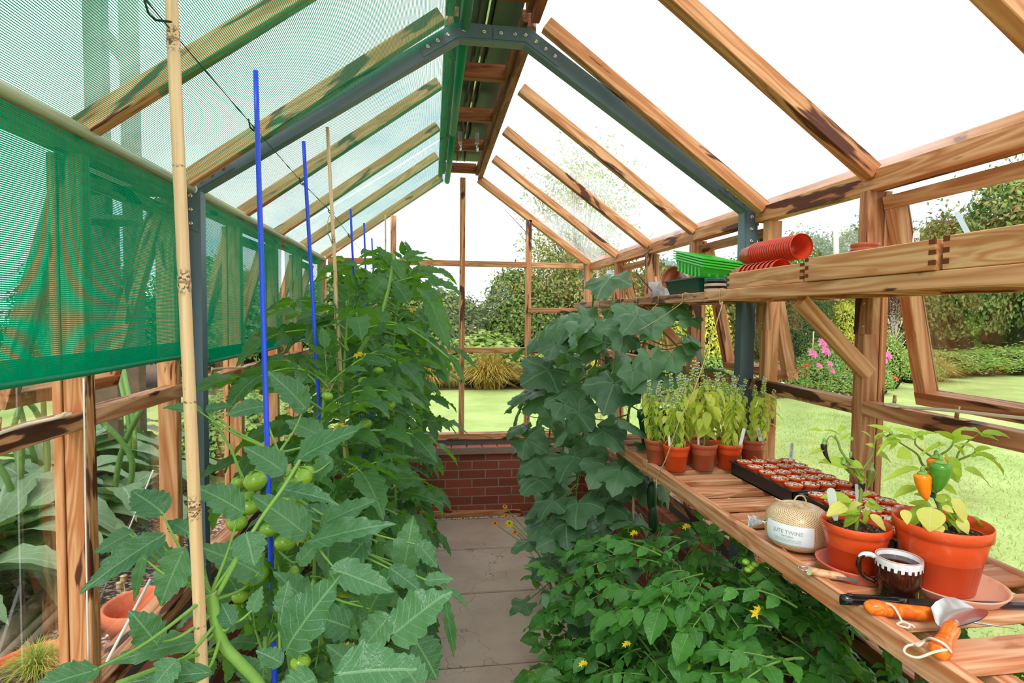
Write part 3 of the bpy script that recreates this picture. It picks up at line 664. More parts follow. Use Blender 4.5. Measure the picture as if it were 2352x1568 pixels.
def add_tomato(parent,pos,r,tilt=0):
    o=bpy.data.objects.new('tomato',TOMP[random.randrange(2)]); COL.objects.link(o)
    setw(o,Matrix.Translation(pos)@Matrix.Rotation(random.uniform(0,6),4,'Z')@Matrix.Rotation(tilt,4,'X')@Matrix.Scale(r,4),parent)
def flower(mb,pos,d,s,m,n=5,pr=None):
    x,y,z=frame((1,.2,.1),d)
    for i in range(n):
        a=i*2*PI/n; place(mb,BAS[1],x*math.cos(a)+y*math.sin(a)+z*.25,z,pos,s,m)
FLM=MB()
for e in range(3): flower(FLM,np.array((e*.016-.016,.006*e,.008*(e%2))),np.array((-.3,-.6,.5)),.017,0)
FLM=FLM.mesh('flower_cluster',[YEL])
def add_flower(parent,pos,s=1.):
    o=bpy.data.objects.new('flower_cluster',FLM); COL.objects.link(o); setw(o,Matrix.Translation(pos)@Matrix.Scale(s,4),parent)
# ================================================================ CANES AND TOMATO ROW (LEFT)
canes=[]
def cane(kind,top,low,xt,xl,zb,r,lab,nodes=(),base=None):
    P=at(*top,0,xt); Q=at(*low,0,xl) if base is None else np.array((base[0],P[1]+base[1],zb)); d=(Q-P)/np.linalg.norm(Q-P); t=(zb-P[2])/d[2]; B=P+d*t
    canes.append((P,B)); n=40
    if kind=='bamboo':
        L=np.linalg.norm(B-P); pts=[];rad=[]
        nz=[float((at(*q,1,(P+d*.5)[1])-P)@d) for q in nodes]; nz=[a for a in nz if 0<a<L]; nz=(nz+list(np.arange(nz[-1]+.36,L,.36))) if nz else list(np.arange(.2,L,.34)); zs=sorted(list(np.linspace(0,L,60))+[a+e for a in nz for e in (-.03,-.01,-.004,-.0015,.0,.002,.006,.03) if 0<a+e<L]); dn=[]
        for z in zs:
            e=min((z-a for a in nz),key=abs); dn.append(e); k=1+.10*math.exp(-(e-.002)**2/4e-5)-.05*math.exp(-(e+.002)**2/2e-6); pts.append(P+d*z); rad.append(r*k*(1+.08*z/L))
        m=MB().tube(pts,rad,14); 
        m.uv[-1][:,1]=np.repeat(dn,14); o=m.obj('bamboo_cane',BAMBOO)
    else:
        m=MB().tube([P+d*L for L in np.linspace(0,np.linalg.norm(B-P),24)],r,12); o=m.obj('plastic_cane',BLUE)
    return tag(o,lab,'cane','bamboo canes' if kind=='bamboo' else 'blue plastic canes')
cane('bamboo',(392,-40),(465,1560),-.40,-.375,.02,.0092,'thick bamboo cane nearest the camera at far left',((393,95),(418,648),(450,1167)))
cane('blue',(587,163),(628,1480),-.40,-.335,.02,.0058,'tallest blue cane, nearest the camera behind the thick bamboo')
cane('blue',(697,325),(742,1090),-.40,-.35,.02,.0058,'second blue cane, just left of the thin bamboo cane')
cane('bamboo',(752,292),(788,960),-.40,-.355,.02,.0068,'thin bamboo cane behind the two nearest blue canes',((764,550),(778,710),(786,880)))
cane('blue',(805,480),(815,770),-.40,-.375,.02,.0055,'blue cane just right of the thin bamboo cane',(),(-.30,-.02))
cane('blue',(836,512),(838,660),-.40,-.385,.02,.0055,'blue cane rising from the tomato tops, second right of the thin bamboo',(),(-.33,.02))
cane('blue',(854,547),(862,620),-.40,-.39,.02,.0052,'blue cane with its tip low among the tomato tops, left of two close ones',(),(-.30,-.02))
cane('blue',(868,568),(870,640),-.40,-.395,.02,.0052,'left one of the two close short blue canes by the yellow tomato flower',(),(-.33,.0))
cane('blue',(876,573),(876,640),-.39,-.385,.02,.0050,'right one of the two close short blue canes by the yellow tomato flower',(),(-.30,.0))
cane('bamboo',(885,493),(886,560),-.36,-.355,.02,.0058,'farthest bamboo cane in front of the end wall',(),(-.34,.0))
# string line with ties
sp=[at(330,-12,0,-.41),at(375,48,0,-.40),at(590,300,0,-.40),at(700,425,0,-.40),at(763,490,0,-.40),at(806,545,0,-.40),at(838,582,0,-.40),at(890,625,0,-.40)]
sl=MB(); sl.tube(spline(sp,6),.0011,6); 
line=tag(sl.obj('support_wire',WIRE),'thin dark wire running along the tops of the canes','wire')
for i,q in enumerate(sp[1:6]):
    m=MB(); r=.0108 if i==0 else .0085 if i==3 else .007
    for kk in range(2 if i else 1): m.tube([q+np.array((r*math.cos(a),r*math.sin(a),.004*math.sin(a)+kk*.005)) for a in np.linspace(0,2*PI,15)],.0011,5,False)
    m.tube([q+np.array((-r,0,0)),q+np.array((-r-.004,-.012,.003)),q+np.array((-r-.002,-.03,.016))],.0018,5); m.obj('tie',WIRE,line)
def cord(name,lab,pts,r,mat,cat='string',grp=None,n=8):
    m=MB().tube(spline(pts,n),r,6); return tag(m.obj(name,mat),lab,cat,grp)
b2=canes[3]
cord('jute_string','jute string looped over the wire beside the thin bamboo cane',[at(763,490,0,-.42),at(755,500,0,-.42),at(752,530,0,-.42),at(765,575,0,-.41),at(768,700,0,-.40),at(775,850,0,-.38),at(786,1000,0,-.37)],.0018,STRING)
cord('garden_line','white cord hanging down the nearest left wall post',[at(192,868,0,-.868),at(197,1200,0,-.868),at(203,1520,0,-.868)],.0020,WSTRING,'cord')
# ---- plants
def tomato_plant(idx,base,H,lab,n,reach,hi=False,zmin=.25,lean=(0,0),fruits=(),az0=0.,xlim=.05):
    b=np.array(base); top=b+np.array([lean[0],lean[1],H]); st=spline([b,b*.6+top*.4+np.array([.03,.0,0]),b*.25+top*.75-np.array([.02,.02,0]),top],10)
    r=thing('tomato_plant',lab,'tomato plant',tuple(b))
    m=MB().tube(st,np.linspace(.0075,.0042,len(st)),8); m.obj('stem',STEM,r)
    fo=MB(); rg=np.random.default_rng(100+idx)
    for i in range(n):
        t=(i+.5)/n; z=zmin+(H-zmin)*t; p=st[min(len(st)-1,int(z/H*(len(st)-1)))]
        az=az0+i*2.39996+rg.normal(0,.3); d=np.array([math.cos(az),math.sin(az),0]); 
        s=reach*(1.0-.25*max(0,t-.75)*4*.5)*rg.uniform(.8,1.15)
        el=rg.uniform(.1,.5)+(.5 if t>.85 else 0)
        if p[0]+d[0]*s*.33>xlim: s*=.75; d=nrm(d+np.array([-.4,rg.normal(0,.4),0]))
        if p[0]+d[0]*s*.36<-.80: s*=.75; d=nrm(d+np.array([.6,rg.normal(0,.4),0]))
        if p[1]+d[1]*s*.40>4.58: d=np.array([d[0],-abs(d[1])-.3,0]); d=nrm(d)
        c=(CTH if hi else CT); putleaf(fo,c[rg.integers(len(c))],d+np.array([0,0,el]),(0,0,1),p,s)
    for k in range(3):
        a=rg.uniform(0,6); putleaf(fo,CT[k],(math.cos(a)*.5,math.sin(a)*.5,1.),(math.cos(a),math.sin(a),.3),st[-2],.5)
    fo.obj('foliage',[TOML,STEM],r)
    for k in range(3):
        q=st[int(len(st)*(.6+.13*k))-1]+np.array([rg.uniform(-.08,.15),rg.uniform(-.15,0),.03]); add_flower(r,tuple(q),.8)
    for (q,rad) in fruits: add_tomato(r,q,rad,rg.uniform(-.4,.4))
    return r
P=[tuple(c[1]) for c in canes]
far=[(4,'tomato plant on the second blue cane, broad leaves over the path',1.50,44,1.1),(5,'tomato plant climbing the thin bamboo cane',1.72,50,1.15),(6,'tall tomato plant with thick pale stem bending toward the path',1.92,56,1.2),(7,'tomato plant behind the tall one with the thick pale stem',1.95,54,1.2),(8,'tomato plant in the row third from the end wall',1.95,52,1.2),(9,'tomato plant in the row second from the end wall',1.95,50,1.2),(10,'last tomato plant of the left row, against the end wall',1.93,46,1.2)]
bx=[(-.33,1.86),(-.32,2.28),(-.27,2.87),(-.30,3.40),(-.30,3.86),(-.31,4.15),(-.32,4.36)]
for (i,l,h,n,rc),(x,y) in zip(far,bx): tomato_plant(i,(x+.02,y,0),h,l,n,rc,False,.12,(-.03 if i!=6 else .10,0),[((x+rng.uniform(.0,.16),y-rng.uniform(.05,.2),rng.uniform(.7,1.5)),rng.uniform(.017,.026)) for _ in range(4)],i*1.1)
# near plants: leaves follow the photograph's big leaflets
def hero_plant(lab,base,stem_pts,rad,leaves,fruits,extra=()):
    r=thing('tomato_plant',lab,'tomato plant',tuple(base))
    m=MB().tube(spline(stem_pts,8),rad,10); 
    for (pp,ra) in extra: m.tube(spline(pp,6),ra,8)
    m.obj('stem',STEM,r); fo=MB(); rg=np.random.default_rng(int(abs(base[1])*1000))
    S=np.array(spline(stem_pts,8))
    for (bp,tp,w,d0,d1,*o) in leaves:
        A=atd(*bp,d0); B=atd(*tp,d1); L=np.linalg.norm(B-A); wid=w*(d0+d1)/2/FPX
        toC=nrm(EYE-(A+B)/2); up=np.array([0,0,1.]); tl=o[0] if o else 0.
        n=nrm(toC*.75+up*.65+RGT*tl+rg.normal(0,.08,3))
        pr=T_HI[rg.integers(len(T_HI))]
        V=pr[0].copy(); V[:,2]+= .11*V[:,1]**2          # flatten the droop so base and tip land
        place(fo,(V,pr[1],pr[2]),B-A,n,A,L,0,wid/(L*.60))
        k=np.argmin(np.linalg.norm(S-A,axis=1)); q=S[k]
        if np.linalg.norm(q-A)<.35: fo.tube(spline([A+(B-A)*.02,A*.6+q*.4-np.array([0,0,.01]),q],5),np.linspace(.0016,.0034,11),6,False,1)
    fo.obj('foliage',[TOMLN,STEM],r)
    for (px,py,pr_,d) in fruits: add_tomato(r,tuple(atd(px,py,d)),pr_*d/FPX,rg.uniform(-.3,.3))
    return r
S1=[atd(680,1900,1.0),atd(655,1760,.99),atd(630,1655,.98),atd(596,1572,.97),atd(552,1522,.96),atd(515,1482,.955),atd(497,1430,.95),atd(485,1362,.95)]
h1=hero_plant('nearest tomato plant, with a cut thick stem beside the thick bamboo',(-.37,1.0,0.),S1[:1][0:0]+[np.array((-.20,1.08,.0)),np.array((-.21,1.06,.4))]+S1,[.011]*49+[.0105]*0 if False else .0095,[
 ((552,1172),(460,1112),85,.97,.93),((364,1235),(180,1346),72,.95,.86,-.2),((370,1174),(303,1119),80,.98,1.0),((432,1222),(383,1190),45,1.0,1.02),
 ((300,1225),(212,1268),48,.98,.95),((419,1269),(358,1395),82,.92,.9),((358,1477),(307,1405),78,.86,.84),((446,1473),(242,1511),58,.92,.85),((215,1540),(60,1580),70,.72,.66),
 ((531,1432),(507,1378),45,.95,.96),((579,1402),(600,1348),36,.97,.98),((470,1545),(270,1560),50,.86,.8),((400,1520),(330,1600),70,.84,.8),((596,1317),(468,1245),92,1.05,1.0),((565,1228),(585,1296),78,.96,.94),
 ((590,1560),(540,1500),50,.98,1.0),((470,1300),(440,1340),40,1.0,1.02),((385,1290),(330,1230),50,1.02,1.06),((455,1400),(395,1440),40,.98,1.0),((330,1280),(300,1390),26,.9,.9)],
 [(545,1395,14,1.12),(552,1368,18,1.12),(585,1315,32,1.12),(690,1520,22,1.1)],
 [([atd(500,1365,.95),atd(555,1265,.96),atd(600,1190,.98),atd(650,1120,1.0),atd(690,1055,1.02)],[.0042]*10+[.0032]*15),([atd(495,1490,.955),atd(400,1520,.87),atd(270,1568,.76)],.0034)])
cs=MB(); cs.disc(.0092,0,14); q=S1[-1]; x,y,z=frame((0,1,0),nrm(S1[-1]-S1[-2])); cs.obj('cut_end',CUTW,h1,fromxyz(x,y,z,q+z*.0005))
h2=hero_plant('large tomato plant with green fruit on the tallest blue cane',(-.33,1.42,0.),[np.array((-.33,1.42,0)),np.array((-.33,1.40,.7)),atd(640,1330,1.24),atd(650,1230,1.24),atd(680,1130,1.24),atd(640,1040,1.25)],.007,[
 ((648,1080),(567,1020),78,1.12,1.1),((685,1055),(823,966),82,1.05,1.02),((647,1124),(770,1141),52,1.03,1.0),((700,1224),(586,1131),84,1.12,1.08),((728,1240),(890,1190),66,1.08,1.05),((745,1200),(860,1140),60,1.15,1.15),
 ((661,1484),(763,1323),118,.90,.88),((647,1402),(661,1337),46,.95,.96),((644,1521),(590,1490),48,.92,.92),((929,1300),(948,1189),72,1.2,1.2),((909,1453),(1021,1354),118,1.0,1.0),((783,1548),(950,1525),128,.82,.82),((960,1575),(905,1495),84,.9,.92),
 ((770,1310),(905,1351),78,1.0,1.0),((900,1308),(975,1357),52,1.1,1.1),((980,1333),(1040,1325),36,1.15,1.15),((1020,1345),(1083,1396),16,1.12,1.12),((1022,1378),(1048,1520),26,1.1,1.1),((700,935),(625,848),74,1.35,1.3),((605,932),(520,946),50,1.3,1.25),
 ((476,940),(535,928),26,1.3,1.3),((456,942),(372,930),26,1.3,1.28),((720,1400),(640,1310),80,1.1,1.08),((800,1440),(700,1400),84,1.05,1.0),((830,1250),(760,1330),84,1.12,1.1),((850,1400),(900,1300),80,1.12,1.1),((720,1560),(640,1590),90,.9,.86),
 ((760,1190),(690,1160),60,1.2,1.2),((850,1560),(760,1480),90,1.0,.98),((800,1200),(850,1270),70,1.15,1.12),((760,1060),(700,1100),60,1.3,1.3),((890,1420),(820,1500),80,1.02,1.0),((960,1480),(1010,1560),90,1.05,1.05),((735,1000),(660,960),60,1.4,1.38),((690,1290),(740,1230),46,1.1,1.1),((960,1250),(1010,1300),50,1.2,1.2)],
 [(588,1103,27,1.22),(547,1107,15,1.24),(565,1142,20,1.25),(572,1163,22,1.22),(545,1200,22,1.2),(618,1215,20,1.2),(655,1245,23,1.2),(656,1143,22,1.24),(685,1098,30,1.25),(663,1312,22,1.2),(700,1085,22,1.28),(630,1180,16,1.24)],
 [([atd(648,1230,1.24),atd(600,960,1.28),atd(545,905,1.3),atd(500,880,1.3)][0:1]+[atd(560,1100,1.29),atd(530,1030,1.3),atd(476,942,1.3)],.0032),([atd(660,1484,.95),atd(700,1400,1.0),atd(720,1330,1.1)],.003)])
# filler foliage inside the two near plants so the row is dense
for i,(b,hh,l) in enumerate((((-.30,1.16,0),1.05,'short tomato plant between the two nearest canes'),((-.28,1.62,0),1.2,'bushy tomato plant between the first and second blue canes'))):
    tomato_plant(30+i,b,hh,l,22,.8,True,.15,(-.03,0),(),i*.7,.02)
# the bending pale main stem and long leaf over the path
hp=thing('tomato_shoot','thick pale tomato shoot leaning toward the path','tomato plant',(-.2,2.5,1.2),group=None)
m=MB().tube(spline([atd(815,830,2.35),atd(850,765,2.35),atd(878,715,2.38),atd(895,650,2.42),atd(905,585,2.45)],8),np.linspace(.011,.006,33),10); m.tube(spline([atd(878,735,2.38),atd(930,750,2.3),atd(985,785,2.25),atd(1040,830,2.2)],6),.004,6); m.tube(spline([atd(900,650,2.42),atd(960,635,2.35),atd(1000,640,2.3)],5),.0035,6); m.obj('stem',STEM,hp)
fo=MB()
for bp,tp,w,d0,d1 in [((985,645),(1056,655),34,2.3,2.2),((960,640),(965,560+60),30,2.35,2.3),((935,690),(905,640),46,2.35,2.35),((985,690),(1035,790),48,2.28,2.2),((1010,745),(960,700),40,2.3,2.3),((1035,820),(1072,872),18,2.2,2.15),((1040,800),(1100,835),16,2.2,2.15),((1000,800),(1045,880),20,2.25,2.2),((905,600),(935,640),30,2.42,2.4),((880,640),(845,690),40,2.42,2.38),((900,600),(870,560),24,2.45,2.45),((930,590),(975,570),24,2.45,2.45),((890,720),(820,750),46,2.38,2.3),((905,880),(985,905),40,2.3,2.2),((840,930),(800,865),44,2.2,2.15),((850,1110),(960,1078),46,1.9,1.85),((880,1090),(800,1085),40,1.9,1.9),((930,1130),(1010,1140),36,1.9,1.85),((760,735),(648,776),36,2.2,2.0),((880,900),(835,880),34,2.2,2.2),((910,960),(935,985),30,2.2,2.2)]:
    A=atd(*bp,d0);B=atd(*tp,d1);L=np.linalg.norm(B-A); n=nrm(nrm(EYE-A)*.6+np.array([0,0,.7])+rng.normal(0,.15,3)); V,F,U=T_HI[rng.integers(6)]; place(fo,(V,F,U),B-A,n,A,L,0,w*d0/FPX/(L*.6))
fo.obj('foliage',[TOML,STEM],hp)
# ================================================================ CUCUMBERS AND BUSH TOMATOES (RIGHT)
def cuc(lab,base,stem,leaves,nfill,seed,fills,ring=True):
    r=thing('cucumber_plant',lab,'cucumber plant',tuple(base)); S=spline(stem,10)
    m=MB().tube(S,np.linspace(.008,.0045,len(S)),7); m.obj('stem',STEMD,r); fo=MB(); rg=np.random.default_rng(seed)
    td=MB()
    def leaf(c,tipdir,n,size,pr):
        y=nrm(tipdir); V,F,U=pr[rg.integers(len(pr))]; org=c-y*size*.22; place(fo,(V,F,U),y,n,org,size)
        k=np.argmin(np.linalg.norm(S-org,axis=1)+np.abs(S[:,2]-org[2]+.02)*.5); q=S[k]; mid=(org+q)/2+np.array([0,0,-.03])
        fo.tube(spline([org,mid,q],6),np.linspace(.0022,.0036,13),5,False,1)
    for (px,py,w,d,*o) in leaves:
        c=atd(px,py,d); size=w*d/FPX*1.0; toC=nrm(EYE-c)
        rx,ry=(o+[rg.uniform(-.35,.35),rg.uniform(-.2,.5)])[:2] if len(o)<2 else o[:2]
        n=nrm(toC*.30+np.array([0,0,.72])+RGT*(rx+rg.normal(0,.3))+rg.normal(0,.22,3)); down=nrm(np.array([0,0,-1.])*.55+toC*.85+RGT*(rx*1.5+rg.normal(0,.8)))
        leaf(c,down,n,size,PALM)
    for i in range(nfill):
        lo,hi=fills; t=rg.random(); p=S[int((lo+(hi-lo)*t)*(len(S)-1))]
        az=rg.uniform(PI*.75,PI*1.85); d=np.array([math.cos(az),math.sin(az),0])   # toward the path and the door
        q=p+d*rg.uniform(.10,.34)+np.array([0,0,rg.uniform(-.05,.1)]); s=rg.uniform(.12,.2); q[2]=min(q[2],1.60)
        leaf(q,d*.6+np.array([0,0,-.75])+rg.normal(0,.3,3),d*.6+np.array([0,0,.6])+rg.normal(0,.2,3),s,PALML)
    for i in range(5):
        p=S[rg.integers(len(S)//3,len(S))]; d=nrm(EYE-p)*.12+rg.normal(0,.06,3); a=np.linspace(0,1,16)
        td.tube([p+d*t*1.4+np.array([.02*math.sin(t*9),0,-.10*t*t+.015*math.cos(t*11)]) for t in a],.0011,4,False)
    tag(td.obj('tendrils',STEM,r),kind='stuff'); fo.obj('foliage',[CUCL,STEMD],r); return r
C1=cuc('front cucumber plant, big leaves beside the basil pots',(.88,2.62,0),[(.88,2.62,0),(.86,2.62,.6),(.92,2.58,1.1),(.98,2.56,1.5),(1.04,2.5,1.72)],[
 (1405,895,128,2.45,.1,.1),(1480,872,104,2.4,.3,.3),(1545,825,92,2.4,.2),(1462,985,98,2.4,.2),(1400,1000,104,2.5),(1335,960,92,2.55),(1480,738,112,2.55,.1),(1538,716,88,2.55,.2),(1440,728,90,2.7),(1430,775,98,2.6),
 (1560,880,70,2.35,.4),(1380,1078,104,2.5),(1420,1090,104,2.42),(1310,1060,110,2.6,-.2),(1325,1170,116,2.45),(1300,1215,100,2.4,-.3),(1260,1160,80,2.5,-.4),(1340,1395,150,2.15,.1),(1325,1290,74,2.25),(1270,1240,92,2.4,-.3),(1395,1170,90,2.5),(1390,1240,84,2.45),(1580,735,60,2.4,.5),(1650,850,56,2.3,.5),(1600,790,66,2.35,.4),(1430,1190,80,2.5),(1500,760,70,2.5),(1555,960,64,2.3,.3)],26,3,(.25,.95))
C2=cuc('second cucumber plant from the front, leaves hanging over the path',(.80,3.05,0),[(.80,3.05,0),(.80,3.04,.6),(.84,3.0,1.1),(.92,3.0,1.55),(.98,2.95,1.80)],[
 (1240,858,118,2.95,-.4),(1290,905,100,2.9,-.2),(1345,770,112,2.9),(1385,742,108,2.9),(1240,920,90,2.95,-.3),(1205,905,104,3.0,-.5),(1183,985,62,3.0,-.4),(1310,935,96,2.8),(1240,1062,100,2.9,-.3),(1222,1015,84,2.95,-.4),(1225,1110,92,2.8,-.4),(1330,830,80,2.85),(1290,1000,90,2.8),(1230,1165,90,2.8,-.4),(1195,1390,62,2.5,-.4),(1250,1300,96,2.6,-.3),(1270,800,80,2.95),(1240,1210,96,2.75,-.3),(1330,1440,80,2.2),(1275,1380,70,2.35),(1200,1250,70,2.75,-.4)],26,4,(.2,.95))
C3=cuc('third cucumber plant from the front, topped by one broad leaf above the shelf',(.80,3.5,0),[(.80,3.5,0),(.82,3.48,.7),(.90,3.45,1.3),(.98,3.4,1.7),(.99,3.35,1.92)],[
 (1390,650,112,3.3,.0),(1310,738,80,3.4,-.2),(1345,728,70,3.4),(1290,830,84,3.35,-.2),(1410,728,66,3.3),(1290,760,80,3.4,-.3)],26,5,(.2,.8))
C4=cuc('farthest cucumber plant, against the end wall',(.86,4.05,0),[(.86,4.05,0),(.86,4.05,.7),(.90,4.0,1.2),(.95,3.95,1.6)],[(1255,780,70,3.9,-.3),(1330,740,60,3.9)],26,6,(.15,1))
# two hanging cucumbers
for i,(px,py,l) in enumerate(((1497,1140,'dark green cucumber hanging under the near bench end'),(1500,1190,'dark green cucumber hanging just below the other one'))):
    c=atd(px,py,2.45); m=MB(); z=np.linspace(-.065,.065,12); m.lathe([(max(.0001,.021*math.sqrt(max(0,1-(a/.0655)**2))**.6),a) for a in z],14,c); m.tube([c+np.array((0,0,.06)),c+np.array((.005,.01,.11))],.003,6,True,1); tag(m.obj('cucumber',[CUCF,STEMD]),l,'cucumber')
# strings from the shelf
tops=[(3.93,1305),(3.45,1380),(3.04,1426),(2.795,1462),(2.51,1512),(2.25,1568)]
for i,(y,px) in enumerate(tops[1:]):
    t=np.array((1.046,y,1.763)); bt=[(1380,980,2.9),(1345,850,3.0),(1395,880,2.6),(1395,800,2.6),(1465,760,2.5)][i]
    b=atd(*bt); m=MB(); m.tube([(1.049,y,1.763),(1.049,y,1.802),(1.06,y,1.806),(1.076,y,1.804)],.0016,6); m.tube(spline([t,(t+b)/2+np.array((.01,0,.0)),b],6),.0016,6)
    tag(m.obj('jute_string',STRING),['jute string tied to the far shelf above the third cucumber plant','jute string tied to the far shelf above the second cucumber plant','jute string tied to the far shelf between the front two cucumber plants','jute string tied to the far shelf above the front cucumber plant','jute string tied to the shelf below the dark green tray'][i],'string','jute strings from the far shelf')
m=MB(); m.tube([(1.048,1.94,1.764),(1.048,1.94,1.808),(1.062,1.94,1.81)],.0018,6); m.tube(spline([(1.049,1.94,1.766),(1.045,1.93,1.75),at(1657,705,1,1.925),at(1600,880,1,1.88),at(1562,962,1,1.865),at(1530,1052,1,1.91),at(1515,1082,0,.832)],6),.0018,6); m.tube(spline([(.835,2.07,1.10),(.833,2.07,1.14),(.845,2.07,1.14),(.85,2.07,1.138)],4),.0016,5); m.tube(spline([at(1515,1082,0,.832),at(1509,1098,0,.833),at(1508,1120,0,.832)],4),.0018,5)
tag(m.obj('jute_string',STRING),'long jute string slanting from the near shelf end to the bench rail','string')
# ---- bush tomatoes below the bench
def bush(lab,base,H,R,n,seed,stakes=()):
    r=thing('bush_tomato_plant',lab,'tomato plant',tuple(base)); rg=np.random.default_rng(seed); b=np.array(base); fo=MB(); st=MB()
    for i in range(9):
        a=rg.uniform(PI*.55,PI*1.75); e=b+np.array([math.cos(a)*R*rg.uniform(.4,1.),math.sin(a)*R*rg.uniform(.4,1.1),H*rg.uniform(.55,.95)]); mid=b*.5+e*.5+np.array([0,0,H*.15])
        sp_=spline([b,mid,e],8); st.tube(sp_,np.linspace(.006,.003,len(sp_)),6)
    for i in range(n):
        a=rg.uniform(0,2*PI); h=rg.uniform(.1,1.)**.8; rr=R*(.55+.45*math.sin(PI*min(1,h*.85+.1)))*rg.uniform(.72,1.12)
        p=b+np.array([math.cos(a)*rr,math.sin(a)*rr*1.1,H*h]); 
        if p[2]>1.06 and p[0]>.82: p[2]=1.05
        if p[0]>1.10: p[0]=1.10
        if p[2]>.98 and p[0]<.8: p[2]-=.15
        d=np.array([math.cos(a),math.sin(a),rg.uniform(-.2,.6)])+rg.normal(0,.3,3); putleaf(fo,CB[rg.integers(len(CB))],d,np.array([0,0,1.])+np.array([math.cos(a),math.sin(a),0])*.5+rg.normal(0,.15,3),p-d*.06,rg.uniform(.8,1.25))
    st.obj('stem',STEMD,r); fo.obj('foliage',[BUSHL,STEMD],r); return r
b1=bush('bush tomato plant under the bench nearest the camera',(.93,1.10,0),1.04,.36,230,1); b2_=bush('bush tomato plant under the bench below the seed trays',(.90,1.55,0),.98,.36,230,2); b3=bush('bush tomato plant spilling over the path edge, by the cucumbers',(.84,1.98,0),.86,.38,240,3)
b4=bush('low bush tomato plant at the front edge of the path',(.72,1.62,0),.62,.34,190,4)
for (px,py,d,pt,s) in ((1745,1408,1.42,b1,.8),(1578,1210,1.95,b2_,.6),(1457,1225,2.2,b3,.6),(1340,1525,1.75,b4,.5),(1440,1480,1.6,b4,.45)): add_flower(pt,tuple(atd(px,py,d)),s)
for (px,py,r_,d,pt) in ((1713,1290,8,1.5,b1),(1724,1302,8,1.5,b1),(1718,1308,8,1.49,b1),(1575,1530,11,1.45,b4),(1557,1355,7,1.9,b2_),(1734,1295,8,1.5,b1)): add_tomato(pt,tuple(atd(px,py,d)),r_*d/FPX)
cane2=MB().tube([at(1458,1060,1,2.45),at(1448,1360,1,2.40)],.006,8); tag(cane2.obj('garden_stake',BAMBOO),'thin brown stake beside the front cucumber plant','stake')
# ---- calendula at the path edge
r=thing('marigold_plant','orange and yellow marigolds leaning over the path edge','flower',(.72,3.3,0)); st=MB(); fo=MB(); hd=[]
for (px,py,dd,c) in ((1160,1163,3.6,ORANGEP),(1162,1185,3.5,ORANGEP),(1170,1202,3.3,YEL),(1137,1202,3.4,ORANGEP),(1183,1222,3.2,ORANGEP)):
    e=atd(px,py,dd); b=np.array((.74,3.25+rng.uniform(-.1,.1),.0)); st.tube(spline([b,(b+e)/2+np.array((.03,0,.05)),e],8),.0028,5); hd.append((e,c,py==1202 and px==1170))
for i in range(30):
    p=np.array((.70+rng.normal(0,.05),3.2+rng.normal(0,.14),rng.uniform(.03,.38))); place(fo,P_HI[i%5],(rng.normal(-.5,.5),rng.normal(-.3,.5),rng.uniform(.1,.8)),(0,0,1),p,rng.uniform(.06,.11))
st.obj('stem',STEM,r); fo.obj('foliage',[BUSHL,STEM],r)
for e,c,big in hd:
    m=MB(); 
    for ring in range(2): flower(m,e,(-.3,-.7,.8),(.026 if big else .017)*(1-.3*ring),0,13)
    m.sphere(e+np.array((0,0,.003)),.006,8,5,1); m.obj('flower_head',[c,BARK],r)
# ================================================================ THINGS ON THE BENCH
def potmesh(R,r,h,lip=.018,w=.0022):
    # nursery pot: rim band, tapering wall, inside wall, base
    return MB().lathe([(.0005,0),(r-.003,0),(r,.003),(r+(R-w-r)*(1-lip/h),h-lip),(R-.0005,h-lip+.0015),(R,h-.002),(R-.0012,h),(R-w,h-.001),(R-w*1.6,h-lip),(r-w,.004),(.0005,.004)],40)
def soil(R,z,mat,parent,n=28,b=.003):
    m=MB().disc(R,z,n,(0,0,0),0,b); return m.part('compost',mat,parent)
def basil(mb,H,rg,yel,droop=1.):
    # slot 0 leaves, 1 stems, 2 white flower whorls
    for s in range(rg.integers(5,8)):
        a=rg.uniform(0,6.28); R=rg.uniform(.015,.075); e=np.array([math.cos(a)*R,math.sin(a)*R,H*rg.uniform(.7,1.08)]); S=spline([np.array((math.cos(a)*.01,math.sin(a)*.01,0)),e*.5+np.array([rg.normal(0,.012),rg.normal(0,.012),.02]),e],10)
        mb.tube(S,np.linspace(.0022,.0009,len(S)),5,False,1); cut=rg.uniform(.62,.8)
        for k in range(2,len(S)):
            az=k*1.57+a; p=S[k]
            if k>len(S)*cut:
                for q in range(5):
                    qq=p+np.array([math.cos(q*1.25+k)*.0055,math.sin(q*1.25+k)*.0055,rg.normal(0,.003)]); mb.sphere(qq,rg.uniform(.0025,.0042),5,3,2 if rg.random()<.5 else 0,.7)
            elif rg.random()<.8:
                for sgn in (0,PI):
                    if rg.random()<.15: continue
                    d=np.array([math.cos(az+sgn),math.sin(az+sgn),rg.uniform(-1.1,.3)*droop]); q=p+d*.012; mb.tube([p,q],.0007,4,False,1); place(mb,BAS[rg.integers(4)],d+np.array([0,0,-.35*droop]),(0,0,1),q,rg.uniform(.022,.042))
def basil_pot(x,y,mat,lab,H,seed,z=BZ,lp=None,sc=1.):
    r=thing('basil_pot',lab,'potted plant',(x,y,z),group='pots of basil'); rg=np.random.default_rng(seed)
    potmesh(.050,.036,.098).part('pot',mat,r); soil(.0455,.082,SOIL,r); m=MB(); basil(m,H,rg,0)
    for v in m.v: v+=np.array([0,0,.082])
    m.part('plant',[BASL,STEM,WHITEF],r); return r
basil_pot(.905,1.965,POT,'bright orange pot of straggly basil at the front left of the group',.26,1)
r=thing('basil_pot','dull brown pot of bare-stemmed basil with a round yellow leaf',"potted plant",(1.013,1.965,BZ),group='pots of basil'); rg=np.random.default_rng(5); potmesh(.0515,.037,.102).part('pot',POTD,r); soil(.046,.084,SOIL,r); m=MB()
